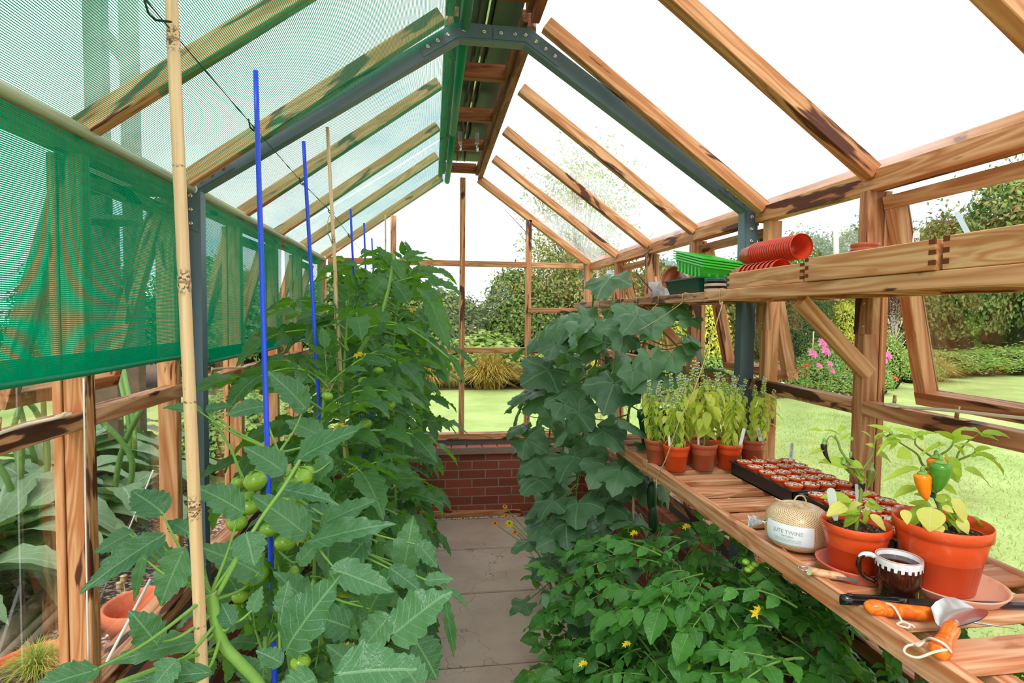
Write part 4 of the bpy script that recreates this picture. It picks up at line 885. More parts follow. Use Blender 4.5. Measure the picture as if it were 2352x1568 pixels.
S=spline([(0,0,.084),(.004,0,.15),(.0,0,.21)],6); m.tube(S,.0032,6,False,1)
place(m,PEPB:=leaflet(8,3,w=.42,lob=0,teeth=1,fold=.15,droop=.15,seed=3),( -.5,-.5,-.5),(-.3,-.6,.4),np.array((-.002,-.005,.175)),.07); place(m,PEPB,(.5,-.6,-.5),(.2,-.6,.6),np.array((.01,-.006,.145)),.045)
m.tube([(0,0,.125),(.012,-.006,.146)],.0012,5,False,1)
for i in range(34):
    a=i*2.4; p=np.array((math.cos(a)*rg.uniform(.005,.05),math.sin(a)*rg.uniform(.005,.05),rg.uniform(.18,.32))); place(m,BAS[i%4],(math.cos(a),math.sin(a),-.8+rg.uniform(-.4,.9)),(math.cos(a)*.5,math.sin(a)*.5,1),p,rg.uniform(.04,.07))
m.part('plant',[BASL,STEM,WHITEF],r)
basil_pot(1.118,1.970,POT,'orange pot of basil at the front, third from the left, by the seed tray',.27,3); basil_pot(1.252,2.03,POTD,'brown pot of yellowing basil at the right end of the group',.25,4)
basil_pot(.873,2.068,POTD,'brown pot of basil at the back left, beside the dark green pot',.24,6); basil_pot(.985,2.068,POTD,'brown pot of basil in the back row behind the front left pot',.30,7); basil_pot(1.093,2.072,POT,'orange pot of basil in the back row, in the middle',.27,8); basil_pot(1.195,2.09,POTD,'brown pot of basil in the back row beside the grey column',.28,9)
# white plant labels stuck in the pots
def text(s,size,mat,parent,M,name='lettering',ex=.0002):
    c=bpy.data.curves.new(name,'FONT'); c.body=s; c.size=size; c.align_x='CENTER'; c.align_y='CENTER'; c.extrude=ex
    t=bpy.data.objects.new(name,c); dg=bpy.context.evaluated_depsgraph_get(); me=bpy.data.meshes.new_from_object(t); bpy.data.objects.remove(t)
    me.materials.clear(); me.materials.append(mat); o=bpy.data.objects.new(name,me); COL.objects.link(o); setw(o,M,parent); return o
def plabel(base,L,w,ydir,txt,lab,tsize=.008,mat=None):
    # a flat plastic tag: rounded top, pointed foot; faces the aisle
    b=np.array(base); y=nrm(ydir); z=nrm(EYE-b); x,y,z=frame(y,z); M=fromxyz(x,y,z,b); r=thing('plant_label',lab,'plant label',M=M)
    pts=[(-w*.2,0),(w*.2,0),(w/2,L*.25)]+[(w/2*math.cos(a),L-w/2+w/2*math.sin(a)) for a in np.linspace(0,PI,9)]+[(-w/2,L*.25)]
    n=len(pts); V=[(p[0],p[1],-.0005) for p in pts]+[(p[0],p[1],.0005) for p in pts]; m=MB().add(V,[np.arange(n)[::-1][None,:],np.arange(n,2*n)[None,:],np.array([(i,(i+1)%n,(i+1)%n+n,i+n) for i in range(n)])],None,0,False); m.part('tag',mat or WHITEP,r)
    if txt: text(txt,tsize,INK,r,M@Matrix.Translation((0,L*.62,.0007))@Matrix.Rotation(-PI/2,4,'Z'))
    return r
plabel((1.262,1.985,1.205),.085,.013,(-.25,0,1),'BASIL','white label with black writing in the right-hand basil pot',.012)
plabel((1.145,1.945,1.205),.085,.012,(.22,0,1),'','plain white label in the third orange basil pot')
plabel((.985,1.948,1.205),.075,.007,(-.05,0,1),'','narrow white label in the brown pot with the round yellow leaf'); plabel((.872,1.945,1.20),.07,.008,(-.1,0,1),'','narrow white label in the front left basil pot')
# dark green pot on the far bench
r=thing('green_pot','large dark green plastic pot on the far bench among cucumber leaves','pot',(1.0,2.33,BZ-.004)); potmesh(.105,.08,.16,.03,.003).part('pot',DGREENP,r); soil(.096,.14,SOIL,r)
# ---- seed trays
def tray(x0,x1,y0,y1,lab):
    r=thing('seed_tray',lab,'tray',((x0+x1)/2,(y0+y1)/2,BZ)); m=MB(); h=.047; t=.003
    for a in ((x0,y0,x1,y0+t),(x0,y1-t,x1,y1),(x0,y0,x0+t,y1),(x1-t,y0,x1,y1)): m.box((a[0],a[1],BZ),(a[2],a[3],BZ+h))
    m.box((x0,y0,BZ),(x1,y1,BZ+.004)); m.obj('body',BLACKP,r)
    m=MB()
    for a in ((x0-.007,y0-.007,x1+.007,y0+.001),(x0-.007,y1-.001,x1+.007,y1+.007),(x0-.007,y0,x0+.001,y1),(x1-.001,y0,x1+.007,y1)): m.cbox((a[0],a[1],BZ+h-.003),(a[2],a[3],BZ+h+.001),.001)
    m.obj('rim',BLACKP,r)
    for j in range(1,5): MB().cbox((x0+t,y0+(y1-y0)*j/5-.004,BZ+.004),(x1-t,y0+(y1-y0)*j/5+.004,BZ+.024),.002).obj('divider',BLACKP,r)
    return r
tray(1.088,1.312,1.545,1.895,'black tray of small pots, farther along the bench by the basil'); tray(1.098,1.312,1.172,1.518,'black tray of small pots behind the two pepper pots')
sp0=None; cols=('far left','second','third','wall-side')
for T,(x0,x1,y0,y1) in enumerate(((1.088,1.312,1.545,1.895),(1.098,1.312,1.172,1.518))):
    for j in range(5):
        for i in range(4):
            x=x0+.028+(x1-x0-.056)*i/3; y=y1-.036-(y1-y0-.072)*j/4; lab='small pot in the %s tray, %s row from the basil, %s'%(('far','near')[T],('first','second','third','fourth','fifth')[j],('at the aisle side','second from the aisle','second from the window','at the window side')[i])
            M=Matrix.Translation((x,y,BZ+.0045))@Matrix.Rotation(rng.uniform(0,6),4,'Z')@Matrix.Rotation(rng.uniform(-.03,.03),4,'X')
            if sp0 is None:
                sp0=thing('seedling_pot',lab,'pot',M=M,group='small pots in the seed trays'); potmesh(.0272,.0190,.053,.010,.0014).part('pot',POT,sp0); m=MB().disc(.0263,.0512,20,(0,0,0),0,.0025); m.part('compost',SEEDC,sp0)
            else: dup(sp0,M,lab)
sd=MB()
for k in range(26):
    x=rng.uniform(1.10,1.30); y=rng.choice([1.58,1.65,1.72,1.79,1.86])+rng.normal(0,.008); b=np.array((x,y,BZ+.051)); e=b+np.array((rng.normal(0,.008),rng.normal(0,.008),rng.uniform(.008,.022))); sd.tube([b,(b+e)/2+np.array((.003,0,.003)),e],.0011,4)
tag(sd.obj('seedlings',STRAW),'tiny pale sprouts coming up through the seed compost','seedling',kind='stuff')
plabel((1.285,1.842,BZ+.05),.072,.014,(.05,0,1),'SWEET CICELY','white label with black writing at the far window corner of the seed tray',.0085)
# ---- twine ball
r=thing('twine_ball','clear-wrapped ball of jute twine with a white paper label','twine',(.905,1.262,BZ))
def twinemat():
    t=NT('twine_wrap'); v=t.coord(); s=t.n('SeparateXYZ',{0:t.n('UVMap')}); u,vv=s.node.outputs[0],s.node.outputs[1]
    w1=t.math('SINE',t.math('ADD',t.math('MULTIPLY',u,2*PI*58),t.math('MULTIPLY',vv,1500.))); w2=t.math('SINE',t.math('SUBTRACT',t.math('MULTIPLY',u,2*PI*58),t.math('MULTIPLY',vv,1500.)))
    h=t.math('MAXIMUM',w1,w2); n=t.noise(v,60.,3.); c=t.mix(t.step(h,-.2,.9),srgb(128,84,48),srgb(232,198,150)); c=t.mix(t.math('MULTIPLY',n,.3),c,srgb(236,214,180))
    return t.done(t.bsdf(c,.35,.5,Normal=t.bump(h,.35,.001),**{'Coat Weight':.5,'Coat Roughness':.15}))
TW=twinemat(); prof=[]
for a in np.linspace(-PI/2,PI/2,22): prof.append((max(.0005,.076*abs(math.cos(a))**.62),.055+.055*(abs(math.sin(a))**.8)*(1 if a>0 else -1)-(.006 if abs(a-PI/2)<.15 else 0)))
MB().lathe(prof,48).part('ball',TW,r)
def ballr(z): return float(np.interp(z,[p[1] for p in prof],[p[0] for p in prof]))
az0=math.atan2(EYE[1]-1.262,EYE[0]-.905)-.28; m=MB(); V=[];U=[]
for i in range(9):
    for j in range(15):
        z=.026+.050*i/8; a=az0+(j/14-.5)*1.55; rr=ballr(z)+.0012; V.append((rr*math.cos(a),rr*math.sin(a),z))
m.add(V,np.array([(i*15+j,i*15+j+1,(i+1)*15+j+1,(i+1)*15+j) for i in range(8) for j in range(14)]),None); lb=m.part('paper_label',PAPER,r)
W0=WM[r.name]
def onball(txt,size,z,mat,off=0.):
    a=az0+off; rr=ballr(z)+.0016
    c=bpy.data.curves.new('t','FONT'); c.body=txt; c.size=size; c.align_x='CENTER'; c.align_y='CENTER'; t=bpy.data.objects.new('t',c); me=bpy.data.meshes.new_from_object(t); bpy.data.objects.remove(t)
    for v in me.vertices:
        x,y=v.co.x,v.co.y; aa=a+x/rr; zz=z+y; q=ballr(zz)+.0018; v.co=(q*math.cos(aa),q*math.sin(aa),zz)
    me.materials.clear(); me.materials.append(mat); o=bpy.data.objects.new('lettering',me); COL.objects.link(o); setw(o,W0,lb)
onball('JUTE TWINE',.0125,.059,GREYINK); onball('NATURAL',.0065,.049,GREYINK)
for i,zz in enumerate((.043,.040,.037)):
    MB().tube([((ballr(zz)+.0016)*math.cos(az0+q),(ballr(zz)+.0016)*math.sin(az0+q),zz) for q in np.linspace(-.4,.4,10)],.0003,4).part('small_print',GREYINK,lb)
MB().tube([((ballr(.0285)+.0016)*math.cos(az0+q),(ballr(.0285)+.0016)*math.sin(az0+q),.0285) for q in np.linspace(-.76,.76,16)],.0007,4).part('printed_border',TEALINK,lb)
m=MB(); m.tube(spline([(-.006,.0,.100),(-.012,.0,.113),(.0,.004,.128),(.018,.006,.126),(.026,.006,.112),(.020,.004,.106)],8),.0020,7); m.tube(spline([(-.006,0,.106),(-.022,-.002,.116),(-.04,0,.117),(-.056,.01,.122)],7),.0020,7); m.tube(spline([(.0,0,.108),(-.004,-.012,.106),(-.003,-.02,.104)],5),.002,6); m.part('loose_ends',STRING,r)
m=MB(); 
V=[];n=9
for i in range(n):
    for j in range(7):
        a=PI-.30+(j-3)*.10; rr=.066+.012*i/2.2; V.append((rr*math.cos(a),rr*math.sin(a)+.01,.055+.02*math.sin(j*1.3+i)*i/n+(j-3)*.004))
m.add(V,np.array([(i*7+j,i*7+j+1,(i+1)*7+j+1,(i+1)*7+j) for i in range(n-1) for j in range(6)])); m.part('wrapper_end',SHEER,r)
# ---- pepper pots and saucers
def saucer(x,y,R,h,mat,lab,z=BZ):
    r=MB().lathe([(.0005,0),(R*.86,0),(R*.9,.003),(R-.002,h-.003),(R,h),(R-.004,h),(R-.008,h-.004),(R*.84,.005),(.0005,.005)],48).obj('saucer',mat,None,Matrix.Translation((x,y,z))); return tag(r,lab,'saucer')
MX,MY=.945,1.118; saucer(MX,MY,.079,.026,SAUC,'reddish plastic saucer under the smaller pepper pot')
BX,BY=1.072,1.030; saucer(BX+.02,BY-.01,.098,.020,CLAY,'pale dusty clay saucer under the large pepper pot')
def pepleaf(fo,A,B,w,n=None,m=0):
    A=np.array(A);B=np.array(B);L=np.linalg.norm(B-A); nn=n if n is not None else nrm(nrm(EYE-(A+B)/2)*.6+np.array([0,0,.7])+rng.normal(0,.2,3)); place(fo,P_HI[rng.integers(5)],B-A,nn,A,L,m,1.25*w/(L*.5))
def chilli(parent,pts,r0,mat,name,stemtop):
    S=spline(pts,8); n=len(S); t=np.linspace(0,1,n); rad=r0*np.clip(np.sqrt(t*14+.06),0,1)*(1-t**1.7*.92); m=MB().tube(S,np.maximum(rad,.0006),14); m.obj(name,mat,parent)
    k=MB(); k.tube(spline([S[0]+(S[0]-S[2])*.05,S[0]+np.array((0,0,.010)),stemtop],5),[.003]*5+[.002]*6,7); k.lathe([(r0*.75,-.002),(r0*.5,.004),(.0025,.006)],10,S[0]); k.obj('stalk',STEM,parent)
p=thing('chilli_pot','smaller orange pot with a purple chilli plant','potted plant',(MX,MY,BZ+.0055)); potmesh(.0705,.049,.112,.021,.0028).part('pot',POT,p); soil(.0655,.092,SOIL,p,30,.006)
D=1.26; st=MB(); fo=MB(); g=lambda x,y,d=D: atd(x,y,d)
st.tube(spline([(MX,MY,BZ+.09),g(1978,1130),g(1972,1090),g(1935,1040),g(1925,1015),g(1918,1000)],6),np.linspace(.0042,.0018,31),7); st.tube(spline([g(1972,1090),g(1995,1060),g(2005,1040),g(2010,1010),g(2020,1000)],5),np.linspace(.003,.0014,21),6); st.tube(spline([g(1925,1015),g(1912,1002),g(1903,1005),g(1898,1018)],5),.0013,5)
for a,b,w in [((1985,1075),(1899,1043),24),((1955,1150),(1896,1127),30),((1950,1070),(1895,1048),26),((1900,1030),(1860,1036),10),((1890,990),(1858,980),9),((1930,1000),(1900,978),12),((1950,1008),(1962,1004),8),((1985,1095),(1968,1085),24),((1972,1085),(1998,1098),20),((2012,1040),(2060,1055),16),((2010,1025),(1992,1018),8),((2010,1010),(2030,985),10),((1925,990),(1945,975),10),((1982,1140),(2000,1125),16),((1975,1175),(1925,1160),26),((1975,1170),(1905,1170),24),((1985,1160),(2045,1165),16),((1970,1180),(1935,1205),18),((1985,1185),(1995,1205),14),((1975,1195),(1990,1200),12),((1960,1185),(1940,1195),14),((1990,1170),(1990,1190),14),((1955,1155),(1935,1150),12),((1995,1150),(2015,1150),12),((1905,1020),(1890,1012),7),((2000,1005),(1985,985),10),((2015,1000),(2045,998),9),((1932,1010),(1950,990),9)]:
    pepleaf(fo,g(*a),g(*b),w*D/FPX)
for a,b,w in [((1942,1160),(1905,1172),24),((1950,1168),(1968,1150),24),((1998,1182),(2044,1213),20)]: pepleaf(fo,g(*a,1.22),g(*b,1.2),w*D/FPX,None,1)
st.obj('stem',STEMP,p); fo.obj('foliage',[PEPL,PEPLY],p)
chilli(p,[g(1893,1018),g(1893,1030),g(1899,1048),g(1909,1064)],.0072,PEPPUR,'purple_chilli',g(1898,1012)); chilli(p,[g(2002,1078),g(1999,1095),g(1996,1112),g(1990,1122)],.0095,PEPOL,'olive_chilli',g(2007,1062)); chilli(p,[g(1938,1062),g(1952,1080),g(1965,1098)],.0085,PEPOL,'olive_chilli',g(1934,1050)); chilli(p,[g(2046,1000),g(2040,1001),g(2035,1003)],.004,PEPPUR,'purple_chilli',g(2050,998)); chilli(p,[g(1954,1048),g(1960,1054),g(1964,1056)],.004,PEPPUR,'purple_chilli',g(1951,1040)); chilli(p,[g(1980,1108),g(1981,1120),g(1982,1132)],.007,PEPPUR,'purple_chilli',g(1982,1100))
b=g(1920,1195,1.235); plabel(tuple(b),.075,.017,(-.22,0,1),'','plain grey label at the left rim of the smaller pepper pot',.008,plain('grey_plastic',srgb(196,206,200),.6,.3,.08)); plabel(tuple(g(1970,1165,1.29)),.055,.0065,(-.1,0,1),'','narrow white label behind the chilli stem')
p=thing('pepper_pot','large orange pot with a pepper plant bearing orange and green peppers','potted plant',(BX,BY,BZ+.0055)); potmesh(.0885,.062,.142,.025,.003).part('pot',POT,p); soil(.082,.116,SOIL,p,32,.006)
D=1.20; st=MB(); fo=MB()
st.tube(spline([(BX,BY,BZ+.11),g(2160,1170),g(2140,1115),g(2146,1052)],6),np.linspace(.006,.0045,19),8)
for pts,r0 in (([g(2146,1052),g(2120,1035),g(2103,1020),g(2103,1005)],.0028),([g(2135,1085),g(2118,1065),g(2106,1042),g(2070,1018),g(2050,1000)],.003),([g(2146,1052),g(2175,1035),g(2188,1020),g(2190,1005)],.0026),([g(2160,1090),g(2195,1060),g(2235,1042),g(2240,1030)],.003),([g(2195,1060),g(2204,1035),g(2225,1012),g(2250,995)],.0024),([g(2160,1090),g(2175,1080),g(2190,1070)],.002)): S=spline(pts,5); st.tube(S,np.linspace(r0,r0*.5,len(S)),6)
LV=[((2050,995),(2010,968),12),((2060,1000),(2020,1020),10),((2105,1003),(2060,975),14),((2100,1000),(2095,975),10),((2110,1000),(2150,985),16),((2105,1005),(2125,980),10),((2070,1012),(2025,1013),11),((2102,1012),(2050,985),12),((2190,1010),(2150,978),20),((2190,1005),(2205,985),12),((2188,1015),(2220,996),18),((2190,1008),(2170,990),12),((2175,1022),(2120,1023),10),((2185,1020),(2220,1032),12),((2250,995),(2210,972),20),((2252,998),(2245,975),12),((2255,995),(2335,990),15),((2252,1000),(2300,1002),11),((2240,1030),(2210,1012),16),((2238,1035),(2265,1022),14),((2235,1045),(2305,1040),11),((2240,1042),(2336,1065),16),((2215,1078),(2298,1100),24),((2090,1035),(2062,1048),24),((2112,1076),(2042,1080),13),((2106,1118),(2054,1128),20),((2170,1050),(2216,1107),36),((2168,1045),(2195,1080),24),((2165,1112),(2190,1125),14),((2230,1050),(2250,1035),10),((2060,1018),(2040,1030),8),((2190,1075),(2215,1095),12),((2120,1010),(2105,990),9),((2160,1020),(2140,1012),10),
 ((2130,1160),(2072,1190),20),((2140,1165),(2100,1150),18),((2150,1150),(2172,1135),16),((2160,1155),(2235,1205),26),((2180,1170),(2240,1215),22),((2170,1180),(2225,1225),20),((2110,1180),(2090,1205),18),((2150,1180),(2165,1225),20),((2175,1190),(2200,1222),18),((2140,1185),(2125,1215),18),((2185,1165),(2225,1190),18),((2130,1150),(2110,1170),16),((2150,1195),(2180,1215),16),((2120,1200),(2140,1220),14),((2175,1150),(2200,1165),14),((2235,1185),(2292,1242),14),((2160,1135),(2185,1140),12),((2130,1140),(2105,1130),12)]
for a,b,w in LV: pepleaf(fo,g(*a,D+rng.uniform(-.02,.02)),g(*b,D+rng.uniform(-.03,.02)),w*D/FPX)
for a,b,w in [((2140,1165),(2136,1215),44),((2185,1145),(2236,1200),28),((2200,1190),(2230,1222),24),((2078,1170),(2085,1198),18),((2165,1162),(2188,1172),14),((2150,1205),(2160,1222),22)]: pepleaf(fo,g(*a,D-.06),g(*b,D-.08),w*(D-.07)/FPX,None,1)
st.obj('stem',STEMP,p); fo.obj('foliage',[PEPL,PEPLY],p)
def pepper(mat,pts,r0,name,stemtop):
    S=spline(pts,8); n=len(S); t=np.linspace(0,1,n); rad=r0*np.interp(t,[0,.05,.15,.4,.7,.9,1],[.45,.85,1,.92,.62,.34,.04]); m=MB().tube(S,rad,18); m.obj(name,mat,p)
    k=MB(); k.tube(spline([S[0],S[0]+np.array((0,0,.012)),stemtop],6),np.linspace(.0042,.003,13),8); k.lathe([(r0*.62,.0),(r0*.35,.004),(.004,.007)],12,S[0]); k.obj('stalk',STEM,p)
pepper(PEPO,[g(2119,1087,1.15),g(2120,1105,1.15),g(2124,1130,1.15),g(2129,1150,1.15)],.0160,'orange_pepper',g(2135,1078,1.18)); pepper(PEPG,[g(2160,1062,1.14),g(2159,1085,1.14),g(2155,1110,1.14),g(2150,1132,1.14)],.0195,'green_pepper',g(2158,1045,1.18)); pepper(PEPO,[g(2150,1050,1.20),g(2152,1070,1.20),g(2146,1095,1.20),g(2142,1112,1.2)],.0185,'orange_pepper',g(2148,1040,1.22))
tie=MB(); c=g(2142,1140,1.17)
for q in range(4): tie.tube([c+np.array((.005*math.cos(a),.005*math.sin(a),.002*q+.001*math.sin(a))) for a in np.linspace(0,6.3,12)],.0013,5)
tie.obj('plant_tie',DGREENP,p)
# ---- mug
r=thing('mug','brown glazed stoneware mug of black coffee with a white dripped rim','mug',(.957,1.012,BZ))
def mugmat():
    t=NT('mug_glaze'); s=t.n('SeparateXYZ',{0:t.n('UVMap')}); u,z=s.node.outputs[0],s.node.outputs[1]
    fr=t.math('FRACT',t.math('MULTIPLY',u,22.)); drip=t.math('MULTIPLY',t.step(t.math('ABSOLUTE',t.math('SUBTRACT',fr,.5)),.22,.28),.0075)
    n=t.math('MULTIPLY',t.math('SUBTRACT',t.noise(t.coord(),55.,2.),.5),.006)
    wm=t.step(t.math('ADD',t.math('ADD',z,t.math('MULTIPLY',drip,-1.)),n),.0608,.0618)
    st_=t.step(t.noise(t.mapping(t.coord(),(1,1,.06)),150.,2.),.55,.68); br=t.mix(t.math('MULTIPLY',t.math('MULTIPLY',st_,t.step(z,.024,.032)),.75),srgb(52,20,12),srgb(140,62,24))
    n2=t.noise(t.coord(),120.,3.); wh=t.mix(n2,srgb(196,192,194),srgb(236,238,244)); wh=t.mix(t.step(t.math('ABSOLUTE',t.math('SUBTRACT',z,.0815)),.0022,.0),wh,srgb(170,128,98))
    return t.done(t.bsdf(t.mix(wm,br,wh),.12,.6))
MUG=mugmat()
MB().lathe([(.0005,.003),(.030,.003),(.034,0),(.0355,.003),(.0362,.020),(.0372,.021),(.0385,.024),(.0415,.028),(.0425,.040),(.0425,.078),(.0420,.082),(.0405,.083),(.0385,.081),(.0385,.03),(.0345,.008),(.0005,.006)],56).part('body',MUG,r)
MB().disc(.0386,.071,36).part('coffee',plain('coffee',srgb(46,18,10),.06,.5,.05),r)
hd=np.array(nrm(at(1985,1300,2,1.18)-np.array((.957,1.012,1.18)))); hd[2]=0; hd=nrm(hd); hp_=[np.array((0,0,.073))+hd*.040,np.array((0,0,.0775))+hd*.052,np.array((0,0,.072))+hd*.066,np.array((0,0,.050))+hd*.071,np.array((0,0,.030))+hd*.060,np.array((0,0,.022))+hd*.040]
m=MB(); S=spline(hp_,8); m.tube(S,.0054,12)
for uv in m.uv[-1:]: uv[:,1]=np.repeat(S[:,2],12)-.006; uv[:,0]*=.02
m.part('handle',MUG,r)
# ---- tools
def toolM(A,B,up=(0,0,1)):
    x,y,z=frame(np.array(B)-np.array(A),up); return fromxyz(x,y,z,A)
OWOOD=wood('orange_varnished_wood',srgb(222,92,22),srgb(242,134,44),srgb(120,50,16),.35,.18,1.4); PALEW=wood('pale_handle_wood',srgb(196,146,100),srgb(224,184,140),srgb(140,90,56),.3,.4,1.5)
STAINL=plain('stainless',srgb(206,206,204),.22,.5,.12,40.,Metallic=.85); DKMET=plain('dark_tool_steel',srgb(70,70,72),.4,.5,.2,Metallic=.7)
CORDM=plain('leather_cord',srgb(222,200,180),.8,.2,.1)
A=at(1852,1308,2,BZ+.012);B=at(1975,1331,2,BZ+.012); M=toolM(A,B); L=np.linalg.norm(B-A); r=thing('pruning_knife','folded pruning knife with a pale wooden handle','knife',M=M)
ss=np.linspace(0,1,14); wv=np.interp(ss,[0,.08,.3,.6,.85,1],[.004,.0095,.0115,.0100,.0085,.007]); m=MB()
V=[];
for s_,w_ in zip(ss*L*.84+L*.03,wv): V+=[(-w_*math.cos(a)*1.0,s_+0,.0085*math.sin(a)) for a in np.linspace(0,2*PI,12,endpoint=False)]
V=np.array(V); V[:,0]+=np.repeat(.004*np.sin(ss*PI*1.3),12); i=np.arange(13)[:,None]*12; j=np.arange(12)[None,:]; m.add(V,[np.stack([i+j,i+(j+1)%12,i+12+(j+1)%12,i+12+j],-1).reshape(-1,4),np.arange(12)[::-1][None,:],np.arange(12)[None,:]+13*12]); m.part('handle',PALEW,r)
MB().cbox((.008,L*.2,-.003),(.0115,L*.97,.003),.001).part('blade',STAINL,r); MB().cbox((-.006,L*.85,-.006),(.007,L,.006),.002).part('bolster',STAINL,r); MB().cbox((-.004,L*.0,-.007),(.010,L*.10,.007),.003).part('end_cap',STAINL,r)
m=MB(); m.tube([np.array((-.0+.011*math.cos(a),-.004+.012*math.sin(a),.002)) for a in np.linspace(0,2*PI,18)],.0013,6); m.part('ring',STAINL,r)
A=at(1930,1376,2,BZ+.012);B=at(2400,1392,2,BZ+.008); M=toolM(A,B); L=np.linalg.norm(B-A); r=thing('black_handled_tool','long dark blade with a glossy black handle, lying behind the orange-handled tools','tool',M=M)
m=MB(); ss=np.linspace(0,.13,14); wv=np.interp(ss,[0,.01,.03,.09,.11,.13],[.004,.011,.012,.010,.014,.007]); V=[]
for s_,w_ in zip(ss,wv): V+=[(w_*math.cos(a),s_,.0105*math.sin(a)) for a in np.linspace(0,2*PI,14,endpoint=False)]
i=np.arange(13)[:,None]*14; j=np.arange(14)[None,:]; m.add(V,[np.stack([i+j,i+(j+1)%14,i+14+(j+1)%14,i+14+j],-1).reshape(-1,4),np.arange(14)[::-1][None,:],np.arange(14)[None,:]+13*14]); m.part('handle',BLACKG,r); MB().cbox((-.0065,.12,-.003),(.0065,L,.0035),.0015).part('blade',DKMET,r)
MB().lathe([(.006,0),(.005,.0012),(.0001,.0012)],16,(0,.018,.0105)).part('rivet',BLACKP,r)
A=at(1984,1392,2,BZ+.017);B=at(2150,1412,2,BZ+.017); M=toolM(A,B); L=np.linalg.norm(B-A); r=thing('dibber','orange-handled tool with a thin steel spike and a knotted cord','tool',M=M)
def turned(prof,mat,par,name,n=24): # profile along local Y
    m=MB(); V=[]; 
    for rr,yy in prof: V+=[(rr*math.cos(a),yy,rr*math.sin(a)) for a in np.linspace(0,2*PI,n,endpoint=False)]
    k=len(prof); i=np.arange(k-1)[:,None]*n; j=np.arange(n)[None,:]; m.add(V,[np.stack([i+j,i+n+j,i+n+(j+1)%n,i+(j+1)%n],-1).reshape(-1,4),np.arange(n)[None,:],(np.arange(n)[::-1])[None,:]+(k-1)*n])
    return m.part(name,mat,par)
h=.128; turned([(.002,0),(.008,.002),(.0135,.010),(.0150,.020),(.0138,.034),(.0125,.06),(.0130,.09),(.0135,.108),(.0122,.110),(.0128,.113),(.0122,.126),(.0115,h)],OWOOD,r,'handle'); turned([(.0095,h-.002),(.0095,h+.018),(.008,h+.022),(.008,h+.03),(.004,h+.034)],STAINL,r,'ferrule')
e=np.array(M.inverted()@Vector(at(2330,1443,2,BZ+.004))); MB().tube([(0,h+.02,0),e*.5+np.array((0,h*.5,-.002)),e],[.0026,.0022,.0008],8).part('spike',STAINL,r)
m=MB(); m.tube(spline([(.004,.036,.013),(.012,.045,.012),(.020,.052,.001),(.024,.056,-.010)],6),.0021,7); m.tube(spline([(.024,.056,-.010),(.032,.045,-.012),(.038,.060,-.013),(.028,.066,-.012),(.024,.056,-.010)],6),.0021,7); m.tube(spline([(.024,.056,-.008),(.030,.07,-.011),(.036,.072,-.012)],5),.0021,7); m.part('cord',CORDM,r); MB().lathe([(.0048,.0126),(.003,.0131),(.0001,.0131)],14,(.0,.035,.0)).part('hole',BLACKP,r)
A=at(2158,1494,2,BZ+.020);B=at(2208,1400,2,BZ+.026); M=toolM(A,B); L=np.linalg.norm(B-A); r=thing('trowel','small hand trowel with a turned orange handle and scooped silver blade','trowel',M=M)
h=.108; turned([(.002,-.012),(.010,-.010),(.0165,0),(.0172,.010),(.0150,.026),(.0128,.045),(.0125,.060),(.0140,.078),(.0135,.092),(.0105,.105),(.0098,h)],OWOOD,r,'handle'); turned([(.0080,h-.003),(.0075,h+.010),(.006,h+.016)],STAINL,r,'ferrule')
# scoop: turned to the right from the neck
nk=Vector(M@Vector((0,h+.014,.0))); tipd=np.array(at(2283,1372,2,BZ+.030))-np.array(nk); tipd=nrm(tipd); tl=np.array((-tipd[1],tipd[0],0)); V=[]; nu,nv=14,16
for i in range(nu+1):
    s_=-.045+.125*i/nu; w_=float(np.interp(s_,[-.045,-.02,.01,.04,.065,.08],[.012,.030,.035,.034,.024,.004]))
    for j in range(nv+1):
        u_=(j/nv-.5)*2; V.append(np.array(nk)+tipd*s_+tl*(u_*w_)+np.array((0,0,.004+.018*u_*u_*min(1,w_/.03)-.004)))
V=np.array(V); F=np.array([(i*(nv+1)+j,i*(nv+1)+j+1,(i+1)*(nv+1)+j+1,(i+1)*(nv+1)+j) for i in range(nu) for j in range(nv)]); m=MB(); m.add(V,F); m.add(V+np.array((0,0,.0012)),F[:,::-1]); m.obj('blade',STAINL,r)
c=np.array((0,-.002,.004)); m=MB(); m.tube(spline([(.016,-.002,.006),(.006,-.010,.020),(-.012,-.002,.017),(-.022,.016,.002),(-.034,.02,-.012),(-.046,.004,-.015),(-.044,-.02,-.015),(-.025,-.026,-.012),(-.004,-.018,.004),(.012,-.004,.010)],7),.0022,7); m.tube(spline([(-.022,.016,.0),(-.030,.006,-.008),(-.036,.016,-.012),(-.026,.024,-.010)],5),.0022,7); m.part('cord',CORDM,r)
# ---- shelf things
SZ=1.8055
def dbox(x0,x1,y0,y1,h,lab,z=SZ,far=True):
    r=thing('wooden_box',lab,'wooden box',((x0+x1)/2,(y0+y1)/2,z),group='dovetailed wooden boxes'); t=.014
    beam('front_side',(x0+t/2,y0,z+h/2),(x0+t/2,y1,z+h/2),t,h,TRAYW,r); beam('back_side',(x1-t/2,y0,z+h/2),(x1-t/2,y1,z+h/2),t,h,TRAYW,r); beam('end_side',(x0+t,y0+t/2,z+h/2),(x1-t,y0+t/2,z+h/2),t,h,TRAYW,r); beam('end_side',(x0+t,y1-t/2,z+h/2),(x1-t,y1-t/2,z+h/2),t,h,TRAYW,r)
    MB().box((x0+t,y0+t,z+.001),(x1-t,y1-t,z+.006)).obj('base',TRAYW,r)
    k=3; st_=h/(2*k)
    for yb in (y0,y1-t):
        for q in range(k):
            zz=z+h-(2*q+1)*st_; MB().box((x0-.0006,yb-.0006,zz),(x0+.0035,yb+t+.0006,zz+st_*.95)).obj('joint_finger',DARKJ,r)
    return r
